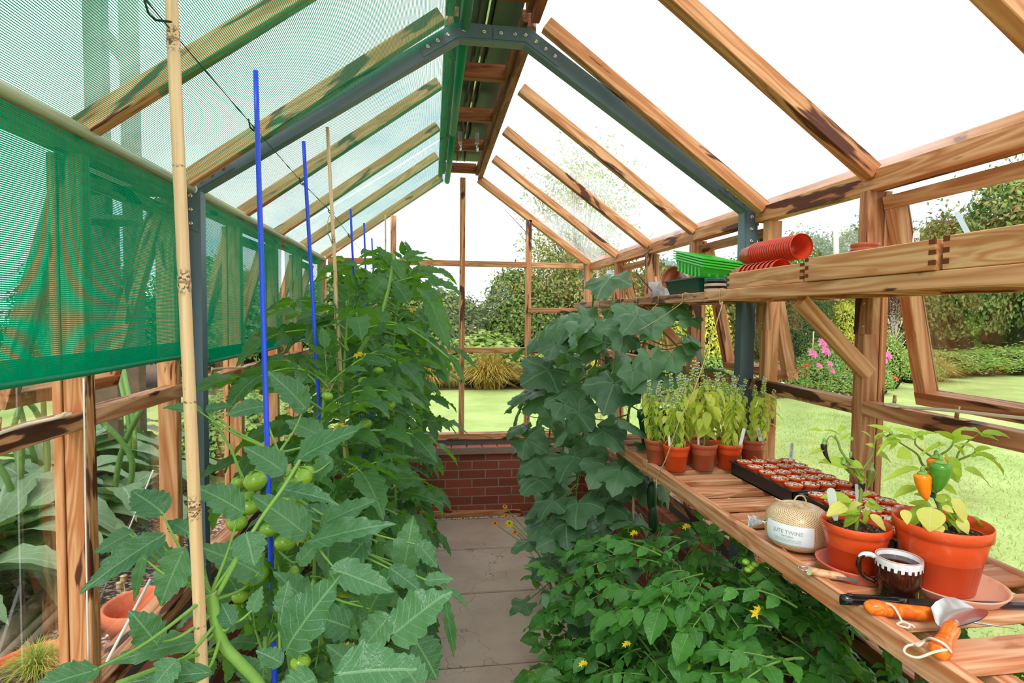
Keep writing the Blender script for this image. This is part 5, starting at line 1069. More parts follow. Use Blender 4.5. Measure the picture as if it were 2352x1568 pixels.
dbox(1.052,1.31,.45,1.035,.070,'wooden box nearest the camera, with bold sweeping grain'); dbox(1.045,1.31,1.048,1.462,.066,'middle wooden box on the shelf, small pots showing over its edge'); dbox(1.056,1.31,1.485,1.905,.056,'wooden box holding the stacks of red pots')
# stacks of nested pots lying in the far box
def stack(P0,dirv,n,step,R,r_,h,lab,grp):
    d=nrm(dirv); x,y,z=frame((0,0,1),d); first=None
    for i in range(n):
        M=fromxyz(x,y,d,np.array(P0)+d*step*i); l={0:'red plastic pot at the closed far end of the %s'%lab,n-1:'red plastic pot with the open mouth of the %s'%lab}.get(i,'red plastic pot nested inside the %s'%lab)
        if first is None: first=thing('nested_pot',l,'pot',M=M,group=grp); potmesh(R,r_,h,.011,.0012).part('pot',POTS,first)
        else: dup(first,M,l)
mo=atd(1838,566,1.80); en=np.array(mo)+nrm(np.array((-.03,1,.0)))*.30
stack(en,np.array(mo)-en,19,.0128,.0415,.030,.078,'upper stack of nested pots','pots nested in the upper stack')
mo2=np.array(mo)+np.array((-.055,-.02,-.045)); mo2[2]=1.856; stack(mo2+np.array((-.0,.30,.0)),(0,-1,0),8,.028,.037,.027,.075,'lower stack of nested pots','pots nested in the lower stack')
for i,(l) in enumerate(('upper of two brown pots peeping over the middle box','lower of two brown pots peeping over the middle box')):
    t_=thing('spare_pot',l,'pot',(1.20,1.425,SZ+.0075+.038-.014*i)); potmesh(.036,.027,.062,.011,.0012).part('pot',POTD,t_)
b=at(2100,556,0,1.2); plabel((b[0],b[1],1.836),.088,.0145,(.07,.0,1),'BASIL','white BASIL label standing in the middle wooden box',.0135)
q0=at(2228,545,0,1.2); q1=at(2196,486,0,1.2); q0=q0+(q0-q1)*.9; plabel(tuple(q0),float(np.linalg.norm(q1-q0)),.0105,q1-q0,'','pale grey stick leaning in the nearest wooden box',.008,plain('pale_grey_plastic',srgb(190,206,216),.5,.3,.05))
# far shelf: trays, tin, cup, bag
Z2=1.8025
def troughmesh(x0,x1,y0,y1,h,fl=.02,t=.003):
    a=[(x0+fl,y0+fl),(x1-fl,y0+fl),(x1-fl,y1-fl),(x0+fl,y1-fl)]; b=[(x0,y0),(x1,y0),(x1,y1),(x0,y1)]; l=[(x0-.008,y0-.008),(x1+.008,y0-.008),(x1+.008,y1+.008),(x0-.008,y1+.008)]
    V=[(*p,0) for p in a]+[(*p,h) for p in b]+[(*p,h) for p in l]+[(*p,h-.006) for p in l]+[(p[0]+ (t if p[0]<(x0+x1)/2 else -t),p[1]+(t if p[1]<(y0+y1)/2 else -t),h) for p in b]+[(p[0]+(t if p[0]<(x0+x1)/2 else -t),p[1]+(t if p[1]<(y0+y1)/2 else -t),t) for p in a]
    F=[(3,2,1,0)]+[(i,(i+1)%4,(i+1)%4+4,i+4) for i in range(4)]+[(i+8,(i+1)%4+8,(i+1)%4+16,i+16) for i in range(4)]+[(i+12,(i+1)%4+12,(i+1)%4+8,i+8) for i in range(4)]+[(i+16,(i+1)%4+16,(i+1)%4+20,i+20) for i in range(4)]+[(20,21,22,23)]+[(i+4,(i+1)%4+4,(i+1)%4+12,i+12) for i in range(4)]
    return MB().add(V,np.array(F),None,0,False)
def ribs(m,x0,x1,y0,y1,h,fl,n=7):
    for i in range(n):
        y=y0+fl+(y1-y0-2*fl)*(i+.5)/n; m.cbox((x0+fl*.55-.003,y-.007,.002),(x0+fl*.8,y+.007,h*.45),.001)
    for i in range(4):
        x=x0+fl+(x1-x0-2*fl)*(i+.5)/4; m.cbox((x-.007,y0+fl*.55-.003,.002),(x+.007,y0+fl*.8,h*.45),.001)
r=thing('seed_tray','dark green plastic trough on the far shelf beneath the bright green trays','tray',(1.185,2.36,Z2)); troughmesh(1.085-1.185,1.295-1.185,-.165,.165,.068).part('body',DGREENP,r)
for i,l in enumerate(('lowest of the tilted bright green seed trays','second from the bottom of the tilted bright green seed trays','third from the bottom of the tilted bright green seed trays','topmost of the tilted bright green seed trays')):
    M=Matrix.Translation((1.185,2.335,Z2+.079+.011*i))@Matrix.Rotation(.21,4,'X')@Matrix.Rotation(.10,4,'Y')
    if i==0:
        g0=thing('seed_tray',l,'tray',M=M,group='bright green seed trays'); m=troughmesh(-.09,.09,-.15,.13,.058); ribs(m,-.09,.09,-.15,.13,.058,.02); m.part('body',BGREENP,g0)
    else: dup(g0,M,l)
def tinmat():
    t=NT('striped_tin'); s=t.n('SeparateXYZ',{0:t.n('UVMap')}); z=s.node.outputs[1]; f=t.math('FRACT',t.math('ADD',t.math('DIVIDE',z,.0205),.28)); m=t.math('GREATER_THAN',f,.5); c=t.mix(m,srgb(28,34,34),srgb(240,240,238)); c=t.mix(t.math('GREATER_THAN',z,.046),c,srgb(24,92,80)); return t.done(t.bsdf(c,.35,.4))
r=thing('striped_tin','oval tin with black and white stripes and a green lid band','tin',(1.135,2.14,Z2+.001)); MB().lathe([(.0005,0),(.05,0),(.05,.045),(.0512,.046),(.0512,.056),(.048,.058),(.0005,.058)],40,(0,0,0),0,True,.8,1.).part('body',tinmat(),r)
r=thing('leaning_pot','brown plastic pot leaning behind the bright green trays','pot',M=Matrix.Translation((1.20,2.56,Z2+.052))@Matrix.Rotation(-1.15,4,'Y')@Matrix.Rotation(.3,4,'X')); potmesh(.055,.04,.1).part('pot',POTD,r)
c=at(1505,675,0,1.12); r=thing('plastic_cup','clear plastic cup holding a stick and tools on the far shelf','cup',(c[0],c[1],Z2)); MB().lathe([(.0005,0),(.026,0),(.033,.075),(.034,.076),(.032,.075),(.025,.002),(.0005,.002)],28).part('cup',SHEER,r)
e=np.array(at(1462,628,0,1.0))-np.array((c[0],c[1],Z2)); s=MB().tube([np.array((c[0],c[1],Z2+.004))+np.array((.01,0,0)),np.array((c[0],c[1],Z2))+e],.0022,7).obj('thin_stick',WIRE); tag(s,'thin dark stick leaning out of the clear plastic cup','stick')
s=MB().tube([(c[0]+.012,c[1]-.008,Z2+.005),(c[0]+.004,c[1]+.012,Z2+.105)],.006,9).obj('wooden_peg',PALEW); tag(s,'short wooden peg standing in the clear plastic cup','stick')
c=at(1530,668,0,1.14); m=MB(); nu,nv=16,24; V=[]
for i in range(nu+1):
    t_=i/nu
    for j in range(nv):
        a=j/nv*2*PI; rr=.044*(math.sin(PI*min(1,t_*.93+.07))**.6)*(1+.18*math.sin(5*a+7*t_)+.1*math.sin(9*a-4*t_)); V.append((c[0]+rr*math.cos(a)*.9,c[1]+rr*math.sin(a)+.03*t_*0,Z2+.002+.088*t_*(1+.05*math.sin(3*a))))
i=np.arange(nu)[:,None]*nv; j=np.arange(nv)[None,:]; m.add(V,np.stack([i+j,i+(j+1)%nv,i+nv+(j+1)%nv,i+nv+j],-1).reshape(-1,4)); tag(m.obj('plastic_bag',SHEER),'crumpled white plastic bag on the far shelf beside the cup','bag')
# ================================================================ GARDEN
g=MB(); n=40
gp=MB().box((-60,-20,-.12),(60,70,-.05)); ground=structure(gp.obj('ground',LAWN))
def patch(name,pts,z,mat,lab,cat):
    m=MB(); n=len(pts); m.add([(x,y,z) for x,y in pts]+[(x,y,z-.04) for x,y in pts],[np.arange(n)[None,:],np.array([(i,i+n,(i+1)%n+n,(i+1)%n) for i in range(n)])],None,0,False); o=m.obj(name,mat); tag(o,lab,cat); o['kind']='stuff'; return o
patch('gravel_path',[(-1.07,-1),(-1.07,6),(-2.35,6),(-2.35,3.9),(-2.5,3.0),(-2.5,-1)],-.03,GRAVEL,'pinkish gravel along the outside of the left wall','gravel')
patch('flower_bed',[(-2.5,1),(-2.36,6.2),(-4.4,7.2),(-5.2,2)],-.02,EARTH,'dark earth bed of artichokes beyond the gravel','soil')
patch('far_border',[(-16,8.5),(-9,11.6),(-3,13.1),(3.4,13.2),(4.6,11.2)]+[tuple(at(a,b,2,0)[:2]) for a,b in ((1620,935),(1720,915),(1850,905),(1960,903),(2010,892),(2060,878),(2100,866),(2200,858),(2350,846))]+[(30,19),(34,18),(34,24),(-16,24)],-.035,EARTH,'strip of earth under the hedge beyond the lawn','soil')
# ---- leafy shrubs
def cards(P,N,s,rg,asp=.55,bend=.3):
    k=len(P); a=rg.normal(0,1,(k,3)); x=np.cross(a,N); x/=np.linalg.norm(x,axis=1)[:,None]+1e-9; y=np.cross(N,x); L=s*rg.uniform(.6,1.3,k)[:,None]
    V=np.stack([P-y*L*.5,P+x*L*asp*.5+N*L*bend*.2,P+y*L*.5,P-x*L*asp*.5+N*L*bend*.2],1).reshape(-1,3); F=np.arange(4*k).reshape(-1,4); return V,F
def blob(w,h,d,n,s,seed,core=True,asp=.55,lump=5,top=.0,dens=.12):
    # rounded lumpy mass of leaves standing on z=0 : slot 0 leaf, slot 1 dark core standing in for interior shade
    rg=np.random.default_rng(seed); mb=MB(); C=rg.normal(0,1,(lump,3)); C/=np.linalg.norm(C,axis=1)[:,None]; amp=rg.uniform(.05,.22,lump)
    u=rg.normal(0,1,(n,3)); u/=np.linalg.norm(u,axis=1)[:,None]; u[:,2]=np.abs(u[:,2])*1.0-.25*(rg.random(n)<.4)
    u/=np.linalg.norm(u,axis=1)[:,None]; R=1+sum(amp[i]*np.exp(-(1-u@C[i])*6) for i in range(lump))-.12+rg.normal(0,dens,n)*rg.random(n)
    P=u*R[:,None]*np.array([w/2,d/2,h*.62])+np.array([0,0,h*.36]); P[:,2]=np.maximum(P[:,2],.03)
    N=u+rg.normal(0,.55,(n,3)); N/=np.linalg.norm(N,axis=1)[:,None]; V,F=cards(P,N,s,rg,asp); mb.add(V,F,None,0,False)
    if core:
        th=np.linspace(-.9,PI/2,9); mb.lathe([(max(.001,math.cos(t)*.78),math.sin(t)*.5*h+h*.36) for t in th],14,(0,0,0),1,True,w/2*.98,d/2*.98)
    return mb
def trunk(mb,h,r,seed,m=1,nb=6):
    rg=np.random.default_rng(seed); mb.tube(spline([(0,0,0),(rg.normal(0,.04),rg.normal(0,.04),h*.5),(rg.normal(0,.08),rg.normal(0,.08),h)],5),np.linspace(r,r*.5,11),7,True,m)
    for i in range(nb):
        z=h*rg.uniform(.4,1); a=rg.uniform(0,6.28); L=h*rg.uniform(.35,.6); mb.tube(spline([(0,0,z),(math.cos(a)*L*.5,math.sin(a)*L*.5,z+L*.3),(math.cos(a)*L,math.sin(a)*L,z+L*.8)],4),np.linspace(r*.4,r*.1,9),5,False,m)
CORE=plain('hedge_shade_core',srgb(44,48,28),.95,.05,.3,12.)  # dark solid filling; the shade among inner branches is put into its colour
protos_h=[]
for i in range(4):
    protos_h.append((blob(3.2,3.0,2.4,15000,.105,50+i,True,.55,9).mesh('crown',[HEDGE if i<3 else HEDGE2,CORE])))
def shrub(name,lab,x,y,w,h,d,me,rz=0,tr=True,grp=None,z=-.05,ref=(3.2,3.0,2.4)):
    r=thing(name,lab,'hedge' if 'hedge' in name else 'shrub',(x,y,z),rz,group=grp); o=bpy.data.objects.new('crown',me); COL.objects.link(o); setw(o,WM[r.name]@Matrix.Diagonal((w/ref[0],d/ref[2],h/ref[1],1)),r)
    if tr:
        m=MB(); trunk(m,h*.6,.05,int(abs(x*7+y)),0,4); m.part('trunk',BARK,r)
    return r
hl=[(-13.5,10.5,3.2,'beyond the first near left shade opening'),(-10.6,12.6,3.0,'seen through the nearest green shade'),(-7.9,14.2,2.9,'behind the artichokes on the left'),(-5.2,15.2,2.8,'behind the left grey column'),(-2.5,15.6,2.8,'behind the tomato row'),(.2,15.9,2.6,'left of the middle end-wall mullion'),(2.6,16.1,2.8,'behind the golden grasses'),(5.0,16.3,3.4,'behind the cucumber tops'),(7.4,16.6,3.6,'seen under the far shelf'),(9.8,16.9,3.7,'behind the right grey column'),(12.4,17.4,4.2,'behind the conical conifer'),(15.1,18.4,4.6,'behind the purple-leaved tree'),(17.8,19.4,5.2,'left of the open vent pane'),(20.4,20.0,6.2,'behind the middle of the open vent pane'),(23.4,19.8,7.2,'tallest stretch toward the right'),(26.6,18.6,7.6,'at the far right end'),(30.0,17.5,8.0,'last stretch at the right')]
for i,(x,y,h,l) in enumerate(hl):
    sc=1.0 if i<12 else 1.35; shrub('hedge_bush','bushy stretch of mixed hedge '+l,x,y,3.5*sc,h,2.6*sc,protos_h[i%4],i*1.3,True,'hedge around the lawn')
# wispy tree and others
def tree(name,lab,x,y,th,cw,chh,cd,n,s,mat,seed,core=False,bark=BARK,r=.08,asp=.5,cz=None,clump=26):
    t=thing(name,lab,'tree',(x,y,-.05)); rg=np.random.default_rng(seed); m=MB(); trunk(m,th+chh*.35,r,seed,0,9); m.part('trunk',bark,t)
    c=rg.normal(0,1,(clump,3)); c/=np.linalg.norm(c,axis=1)[:,None]; c*=rg.uniform(.35,1,(clump,1)); ci=rg.integers(0,clump,n); P=c[ci]*np.array([cw/2,cd/2,chh/2])*.85+rg.normal(0,.13,(n,3))*np.array([cw/2,cd/2,chh/2])*1.4+np.array([0,0,th+chh/2]); N=rg.normal(0,1,(n,3)); N/=np.linalg.norm(N,axis=1)[:,None]
    V,F=cards(P,N,s,rg,asp); f=MB().add(V,F,None,0,False); tw=f
    for k in range(clump):
        e=c[k]*np.array([cw/2,cd/2,chh/2])*.9+np.array([0,0,th+chh/2]); f.tube(spline([(0,0,th*.8+chh*.15),e*.55+np.array((0,0,th*.4)),e],4),np.linspace(r*.3,r*.06,9),4,False,1)
    f.part('crown',[mat,bark],t); return t
tree('pale_tree','tall airy pale-leaved tree seen through the gable and roof glass',4.6,17.5,2.6,4.2,5.0,3.4,5200,.12,WISP,3,clump=40); tree('hawthorn_tree','leafy hawthorn at the edge of the hedge behind the end wall',3.3,15.6,1.2,3.2,3.0,2.4,6500,.11,HEDGE2,4,clump=34); tree('hawthorn_tree','berried hawthorn rising over the hedge at the right edge',24.5,18.2,3.0,8.,5.6,6,9000,.22,HEDGE2,9,clump=60)
def gp_(px,d): q=atd(px,800,d); return q[0],q[1]
def pshrub(name,lab,px,d,w,h,me,tr=False,grp=None): x,y=gp_(px,d); return shrub(name,lab,x,y,w,h,w*.85,me,px*.01,tr,grp)
pshrub('conifer','dark conical conifer bush in the flower border',1835,14.2,2.0,2.9,blob(3.2,3.0,2.4,13000,.085,71,True,.3,6).mesh('crown',[CONIF,CORE]))
pshrub('golden_shrub','yellow-green variegated shrub left of the right grey column',1598,12.2,1.6,2.4,blob(3.2,3.0,2.4,5000,.13,72).mesh('crown',[GOLDL,CORE]))
pshrub('lime_shrub','bright lime shrub behind the brace, left of the right wooden post',1942,13.8,1.0,2.3,blob(3.2,3.0,2.4,4500,.13,73).mesh('crown',[GOLDL,CORE]))
shrub('hydrangea_bush','pale-leaved bush behind the golden grasses',1.2,14.0,2.4,1.25,1.2,blob(3.2,3.0,2.4,3000,.26,74,asp=.8).mesh('crown',[LIMEL,CORE]),0,False)
shrub('yellow_flower_bush','yellow-flowered bush behind the cucumber leaves',2.9,11.6,1.3,1.35,1.0,blob(3.2,3.0,2.4,3800,.13,75).mesh('crown',[GOLDL,CORE]),0,False)
LOW=blob(3.2,3.0,2.4,3800,.17,76,True,.5,8,0,.25).mesh('crown',[LIMEL,CORE]); LOW2=blob(3.2,3.0,2.4,3800,.17,77,True,.5,8,0,.25).mesh('crown',[GARL,CORE])
lows=[(1930,12.5,1.2,.55,'low lime mound at the left foot of the right wooden post'),(2012,13.3,.9,.62,'low green mound right of the wooden post'),(1870,12.6,1.0,.75,'feathery mound below the pink flowers'),(1800,12.8,1.3,.8,'tawny border plants below the red flowers'),(1715,12.7,1.3,.75,'low mound of border leaves right of the grey column'),(1630,11.6,1.2,1.0,'border plant with yellow leaves behind the basil'),(1560,11.6,1.1,1.1,'border plant behind the front cucumber'),(1892,13.3,1.0,1.25,'ferny green clump behind the pink flowers'),(2034,14.4,1.15,1.3,'green bush under the purple-leaved tree'),(2105,15.6,1.1,.8,'loose green growth at the edge of the lawn'),(2150,17.6,2.2,.8,'rough growth along the hedge foot'),(2225,18.2,2.4,.75,'long grass at the hedge foot behind the vent pane'),(2300,18.8,2.6,.8,'weedy growth at the hedge foot toward the right'),(2380,19.2,2.6,.9,'weeds at the hedge foot at the far right')]
for i,(px,d,w,h,l) in enumerate(lows): pshrub('border_plant',l,px,d,w,h,LOW if i%2==0 else LOW2,False,'low plants in the border')
x_,y_=gp_(2052,15.2)
tree('purple_tree','slim purple-leaved tree with a white trunk',x_,y_,.9,1.4,2.5,1.2,2400,.075,PURPL,6,bark=PALEBARK,r=.035,clump=24)
def grassclump(w,h,n,seed,mat):
    rg=np.random.default_rng(seed); V=[];F=[]
    a=rg.uniform(0,6.28,n); L=h*rg.uniform(.55,1.1,n); out=rg.uniform(.1,1.25,n)**.8*w/2; b=rg.normal(0,w*.06,(n,2)); wd=.012
    for i in range(n):
        d=np.array([math.cos(a[i]),math.sin(a[i]),0]); s=np.array([-d[1],d[0],0])*wd; p0=np.array([b[i,0],b[i,1],0])
        for t in (0,.35,.7,1.):
            c=p0+d*out[i]*t**1.4+np.array([0,0,L[i]*(t*1.6-t*t*(.45+.75*out[i]/(w/2)))]); k=(1-t)+.1; V+= [c-s*k,c+s*k]
        q=i*8; F+=[(q,q+1,q+3,q+2),(q+2,q+3,q+5,q+4),(q+4,q+5,q+7,q+6)]
    return MB().add(V,np.array(F),None,0,False).mesh('blades',[mat])
GC=grassclump(2.1,1.05,1500,1,GRASSY)
def gclump(lab,x,y,s,me,name='grass_clump'):
    r=thing(name,lab,'grass',(x,y,-.05),x,group='clumps of ornamental grass'); o=bpy.data.objects.new('blades',me); COL.objects.link(o); setw(o,WM[r.name]@Matrix.Scale(s,4),r); return r
gclump('golden grass clump right of the middle mullion of the end wall',1.35,13.5,1.,GC); gclump('golden grass clump left of the middle mullion of the end wall',-.15,13.6,.85,GC); gclump('golden grass clump at the right edge of the end-wall view',2.75,13.6,.85,GC); gclump('tawny grass clump between the two large golden clumps',.55,13.9,.75,GC)
gclump('feathery grass tuft left of the open vent pane',*gp_(2142,16.2),.8,GC); GG=grassclump(1.2,.7,420,2,GRASSG)
# dahlias and other flowers in the right border
def flowers(lab,name,spots,d,mat,size,n=9,stemh=True):
    r=thing(name,lab,'flower',tuple(atd(spots[0][0],spots[0][1],d)*np.array([1,1,0]))); st=MB()
    for (px,py) in spots:
        e=atd(px,py,d+rng.uniform(-.15,.15)); m=MB()
        for ring in range(2): flower(m,e,nrm(EYE-e)+np.array([0,0,.3]),size*(1-.3*ring),0,n)
        m.obj('flower_head',[mat],r); st.tube(spline([(e[0],e[1]+.1,-.05),(e[0]+.03,e[1]+.05,e[2]*.5),e],4),.006,5)
    st.obj('stem',STEM,r)
flowers('pink dahlias on tall stems behind the brace','dahlia_plant',[(1891,787),(1898,805),(1868,811)],12.4,PINK,.13); flowers('paler pink flowers low behind the brace','dahlia_plant',[(1907,835),(1883,839),(1912,851)],12.1,PINK,.08); flowers('deep magenta flowers right of the wooden post','dahlia_plant',[(2031,811),(2042,815),(2032,826),(2025,808)],13.7,PINK,.11)
flowers('single magenta flower low beside the wooden post','dahlia_plant',[(2013,884)],12.7,PINK,.07); flowers('small red flowers left of the brace','red_flower_plant',[(1846,840),(1830,845),(1838,855),(1852,856),(1815,850),(1808,842),(1825,862),(1856,838)],12.2,RED,.055,6); flowers('reddish flowers at the foot of the vent stile','red_flower_plant',[(2056,866),(2060,870)],13.6,RED,.07,6)
flowers('yellow daisies in the border behind the basil','yellow_daisy_plant',[(1640,890),(1625,905),(1655,897),(1600,925),(1612,880)],10.9,YEL,.05,8); flowers('white flowers in the border behind the basil','white_flower_plant',[(1660,885),(1799,881),(1752,871)],11.9,WHITEF,.055,8); flowers('yellow flower heads behind the left cucumber leaves','goldenrod_plant',[(1245,868),(1232,850),(1255,790),(1240,778),(1262,885),(1225,860),(1250,800)],10.5,YEL,.10,8)
tag(MB().tube([at(1920,512,1,12.),at(1922,690,1,12.)],.055,9).obj('wooden_stake',PALEBARK),'weathered stake standing above the hedge behind the middle shelf box','stake')
tag(MB().tube([at(1869,760,1,11.),at(1866,810,1,11.)],.012,6).obj('flower_stake',BAMBOO),'thin cane among the pink flowers behind the brace','stake')
# log edging lines and logs on the gravel
for i,(a,b,l) in enumerate((((0,1485),(140,1330),'weathered log edging the gravel, farthest from the greenhouse'),((-10,1530),(150,1370),'grey pole lying on the gravel beside the log edging'),((0,1555),(150,1392),'second grey pole lying on the gravel, nearer the greenhouse'))):
    A=at(*a,2,.0); B=at(*b,2,.0); d=nrm(B-A); tag(MB().tube([A-d*1.5,(A+B)/2+np.array((0,0,.01)),B+d*.5],(.05,.022,.02)[i],10).obj('garden_log',barkmat('log%d'%i,(120,104,84),(176,158,134))),l,'log')
# artichokes
def artichoke(lab,x,y,n,L,seed,H=.5):
    r=thing('artichoke_plant',lab,'artichoke',(x,y,-.02)); rg=np.random.default_rng(seed); fo=MB()
    for i in range(n):
        a=i*2.4+rg.normal(0,.2); l=L*rg.uniform(.7,1.15); up=rg.uniform(.7,1.6); f=lambda t: np.array([math.cos(a)*l*t,math.sin(a)*l*t,H*.3+l*(up*t-1.05*up*t*t*rg_d)]); rg_d=rg.uniform(.75,1.15)
        nv=16; V=[];U=[]
        for k in range(nv+1):
            t=k/nv; p=f(t); w=l*.21*math.sin(PI*min(1,t**.7))*(1-.30*((t*7)%1)); s=np.array([-math.sin(a),math.cos(a),0])
            for j in range(-2,3): V.append(p+s*w*j/2+np.array([0,0,abs(j)*w*.12])); U.append((j/2*.3,t))
        F=np.array([(k*5+j,k*5+j+1,(k+1)*5+j+1,(k+1)*5+j) for k in range(nv) for j in range(4)]); fo.add(np.array(V)+np.array((x,y,0)),F,U)
    m=MB()
    for i in range(2): m.tube(spline([(x,y,0),(x+rg.normal(0,.1),y+rg.normal(0,.1),H*1.2),(x+rg.normal(0,.2),y+rg.normal(0,.2),H*2.)],5),.02,7)
    m.obj('stem',STEMD,r); fo.obj('foliage',[ARTL],r); return r
artichoke('artichoke plant with huge drooping leaves at the left edge',-2.65,3.75,16,.85,1,.7); artichoke('artichoke plant behind the nearest left wall post',-2.9,4.6,16,.8,2,.7); artichoke('artichoke plant seen between the thick bamboo and the nearest post',-2.6,5.3,16,.75,3,.6); artichoke('artichoke plant farther down the border on the left',-3.3,6.2,14,.75,4,.6); artichoke('pale artichoke leaves at the far left',-3.8,4.3,14,.8,5,.8)
artichoke('artichoke plant reaching up behind the near green shade',-3.2,5.2,14,.9,6,1.0)
artichoke('young artichoke plant at the near edge of the bed, beside the log edging',-2.55,3.2,14,.7,7,.35); artichoke('artichoke plant behind the left grey column',-2.35,4.45,16,.72,8,.5); artichoke('artichoke plant by the violet flowers',-2.75,4.1,16,.8,9,.45); shrub('border_plant','tangled green clump behind the left grey column',-2.2,6.6,1.6,.9,1.,LOW2,2.3,False,'low plants in the border'); shrub('border_plant','yellowing clump beyond the left grey column',-1.9,7.8,1.3,.6,1.,LOW,2.,False,'low plants in the border')
# pots outside left
def oldpot(lab,c,R,h,mat,tilt=0,soilm=None):
    r=thing('terracotta_pot',lab,'pot',tuple(c)); MB().lathe([(.001,0),(R*.62,0),(R*.85,h*.72),(R*.98,h*.73),(R,h*.98),(R*.96,h),(R*.90,h*.97),(R*.80,h*.7),(R*.58,.02),(.001,.02)],32).part('pot',mat,r)
    if soilm: m=MB().disc(R*.88,h*.86,24,(0,0,0),0,.01); m.part('compost',soilm,r)
    return r
c=at(292,1470,2,-.03); pA=oldpot('empty terracotta pot on the gravel by the window sill',(-1.42,2.95,-.03),.17,.30,OLDCLAY,0,None); pB=oldpot('wide orange bowl of sprouting grass outside the nearest left post',(-1.62,2.52,-.03),.21,.26,REDP,0,EARTH); pC=oldpot('red plastic pot at the very bottom left corner',(-1.45,2.02,-.03),.16,.30,REDP,0,SOIL)
o=bpy.data.objects.new('grass_blades',GG); COL.objects.link(o); setw(o,Matrix.Translation((-1.62,2.52,.19))@Matrix.Scale(.24,4),pB)
pD=oldpot('terracotta pot of violet flowers beside the log edging',(-2.30,3.75,-.03),.15,.26,OLDCLAY,0,SOIL); m=MB(); rg=np.random.default_rng(8)
for i in range(26): a=i*2.4; place(m,BAS[i%4],(math.cos(a),math.sin(a),rg.uniform(-.3,.6)),(0,0,1),np.array((-2.30,3.75,.24))+np.array((math.cos(a)*.06,math.sin(a)*.06,rg.uniform(0,.16))),rg.uniform(.12,.2),0)
m.obj('foliage',[GARL],pD)
for (px,py) in ((82,1296),(112,1285),(64,1306),(105,1292)):
    e=atd(px,py,3.9); m=MB(); flower(m,e,nrm(EYE-e),.055,0,5); m.obj('flower_head',[VIOLET],pD)
r=thing('poppy_stalks','dry poppy seed heads on straw stalks in front of the empty terracotta pot','dried plant',(-1.35,2.75,-.03)); st=MB()
for (px,py) in ((284,1330),(288,1368),(275,1345)):
    e=atd(px,py,2.95); b=np.array((e[0]+rng.normal(0,.03),e[1],-.03)); st.tube(spline([b,(b+e)/2+np.array((.01,0,0)),e],5),.0035,5); m=MB(); m.lathe([(.001,-.018),(.012,-.012),(.017,0),(.013,.014),(.016,.017),(.018,.019),(.002,.022)],10,e); m.obj('seed_head',STRAW,r)
st.obj('stalk',STRAW,r)
for i,(a,b,l) in enumerate((((352,1080),(215,1410),'white garden cord slanting across the gravel, farther one'),((345,1330),(232,1540),'white garden cord slanting to the window sill, nearer one'))): tag(MB().tube([(atd(*a,2.6) if i==0 else at(*a,0,-.78)),(at(*b,2,-.045) if i==0 else at(245,1520,0,-.815))],.004,6).obj('garden_line',WSTRING),l,'cord')
# timber frame and bird table seen through the nearest shades
r=thing('timber_frame','tall timber frame with a diagonal brace beyond the roof shade','frame',(-4.5,6.2,-.05)); P1=at(222,150,1,6.0); P2=at(298,150,1,6.0)
for q in (P1,P2): beam('post',(q[0],6.0,-.05),(q[0],6.0,6.6),.16 if q is P1 else .12,.14,BARK,r,(0,1,0))
A=at(235,70,1,6.0);B=at(292,145,1,6.0); beam('brace',A,B,.1,.1,BARK,r,(0,1,0))
r=thing('bird_table','roofed wooden bird table beyond the nearest side shade','bird table',(-3.6,5.4,-.05)); c=at(255,480,1,5.4)
beam('post',(c[0],5.4,-.05),(c[0],5.4,c[2]-.1),.09,.09,BARK,r,(0,1,0)); MB().cbox((c[0]-.24,5.2,c[2]-.12),(c[0]+.24,5.6,c[2]-.08),.004).obj('table_top',BARK,r)
for sx in (-.2,.2): beam('upright',(c[0]+sx,5.4,c[2]-.08),(c[0]+sx,5.4,c[2]+.2),.04,.04,BARK,r,(0,1,0))
MB().prism([(c[0]-.32,c[2]+.16),(c[0]+.32,c[2]+.16),(c[0],c[2]+.36)],5.18,5.62).obj('roof',BARK,r)
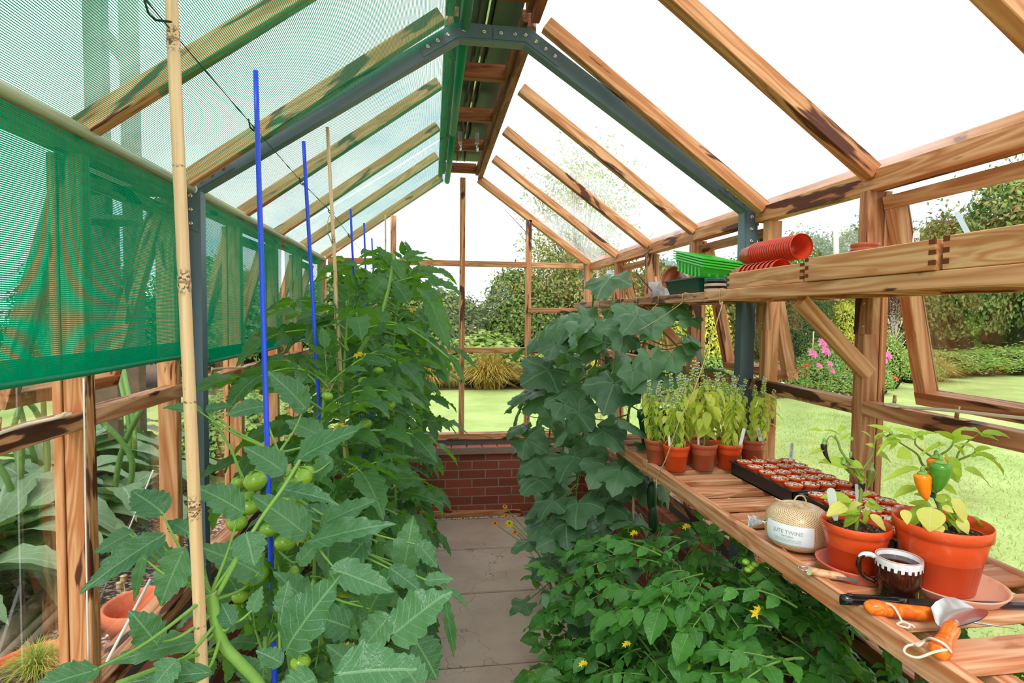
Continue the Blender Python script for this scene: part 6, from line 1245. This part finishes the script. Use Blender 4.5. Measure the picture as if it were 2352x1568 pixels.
# lawn blades near the greenhouse
rg=np.random.default_rng(3); n=26000; X=rg.uniform(1.7,7.5,n); Y=rg.uniform(.4,9.5,n); a=rg.uniform(0,6.28,n); h=rg.uniform(.02,.05,n); w=.0045
B0=np.stack([X,Y,np.full(n,-.052)],1); s=np.stack([np.cos(a),np.sin(a),np.zeros(n)],1)*w; tp=B0+np.stack([rg.normal(0,.018,n),rg.normal(0,.018,n),h],1); V=np.stack([B0-s,B0+s,tp],1).reshape(-1,3)
o=MB().add(V,np.arange(3*n).reshape(-1,3),None,0,False).obj('lawn_grass',LAWNB); tag(o,'short lawn grass outside the right-hand glass','grass',kind='stuff')
# ================================================================ LIGHT
w=bpy.data.worlds.new('sky'); SC.world=w; w.use_nodes=True; nt=w.node_tree; nt.nodes.clear()
def wn_(t,ins=None,**pr):
    n=nt.nodes.new('ShaderNode'+t)
    for k_,v in pr.items(): setattr(n,k_,v)
    for k_,v in (ins or {}).items():
        if isinstance(v,bpy.types.NodeSocket): nt.links.new(v,n.inputs[k_])
        else: n.inputs[k_].default_value=v
    return n
tc=wn_('TexCoord'); mp=wn_('Mapping',{'Vector':tc.outputs['Generated'],'Scale':(1.,1.,2.2),'Location':(.35,.1,0)})
n1=wn_('TexNoise',{'Vector':mp.outputs[0],'Scale':2.6,'Detail':5.,'Roughness':.55})
rp=wn_('ValToRGB',{0:n1.outputs[0]}); e=rp.color_ramp.elements; e[0].position=.34; e[0].color=(.44,.64,.80,1); e[1].position=.54; e[1].color=(1,1,1,1)
bg=wn_('Background',{0:rp.outputs[0],1:1.0}); o_=wn_('OutputWorld'); nt.links.new(bg.outputs[0],o_.inputs[0])
sun=bpy.data.lights.new('sun','SUN'); sun.energy=1.5; sun.angle=math.radians(25); sun.color=(1,.97,.93)
so=bpy.data.objects.new('sun',sun); COL.objects.link(so); so.rotation_euler=(math.radians(38),math.radians(-18),0)
vs=SC.view_settings; vs.view_transform='Standard'; vs.look='None'; vs.gamma=1; vs.use_curve_mapping=False; vs.exposure=1.0
cy=SC.cycles; cy.max_bounces=6; cy.diffuse_bounces=3; cy.glossy_bounces=2; cy.transmission_bounces=3; cy.transparent_max_bounces=14; cy.caustics_reflective=False; cy.caustics_refractive=False; cy.sample_clamp_indirect=6
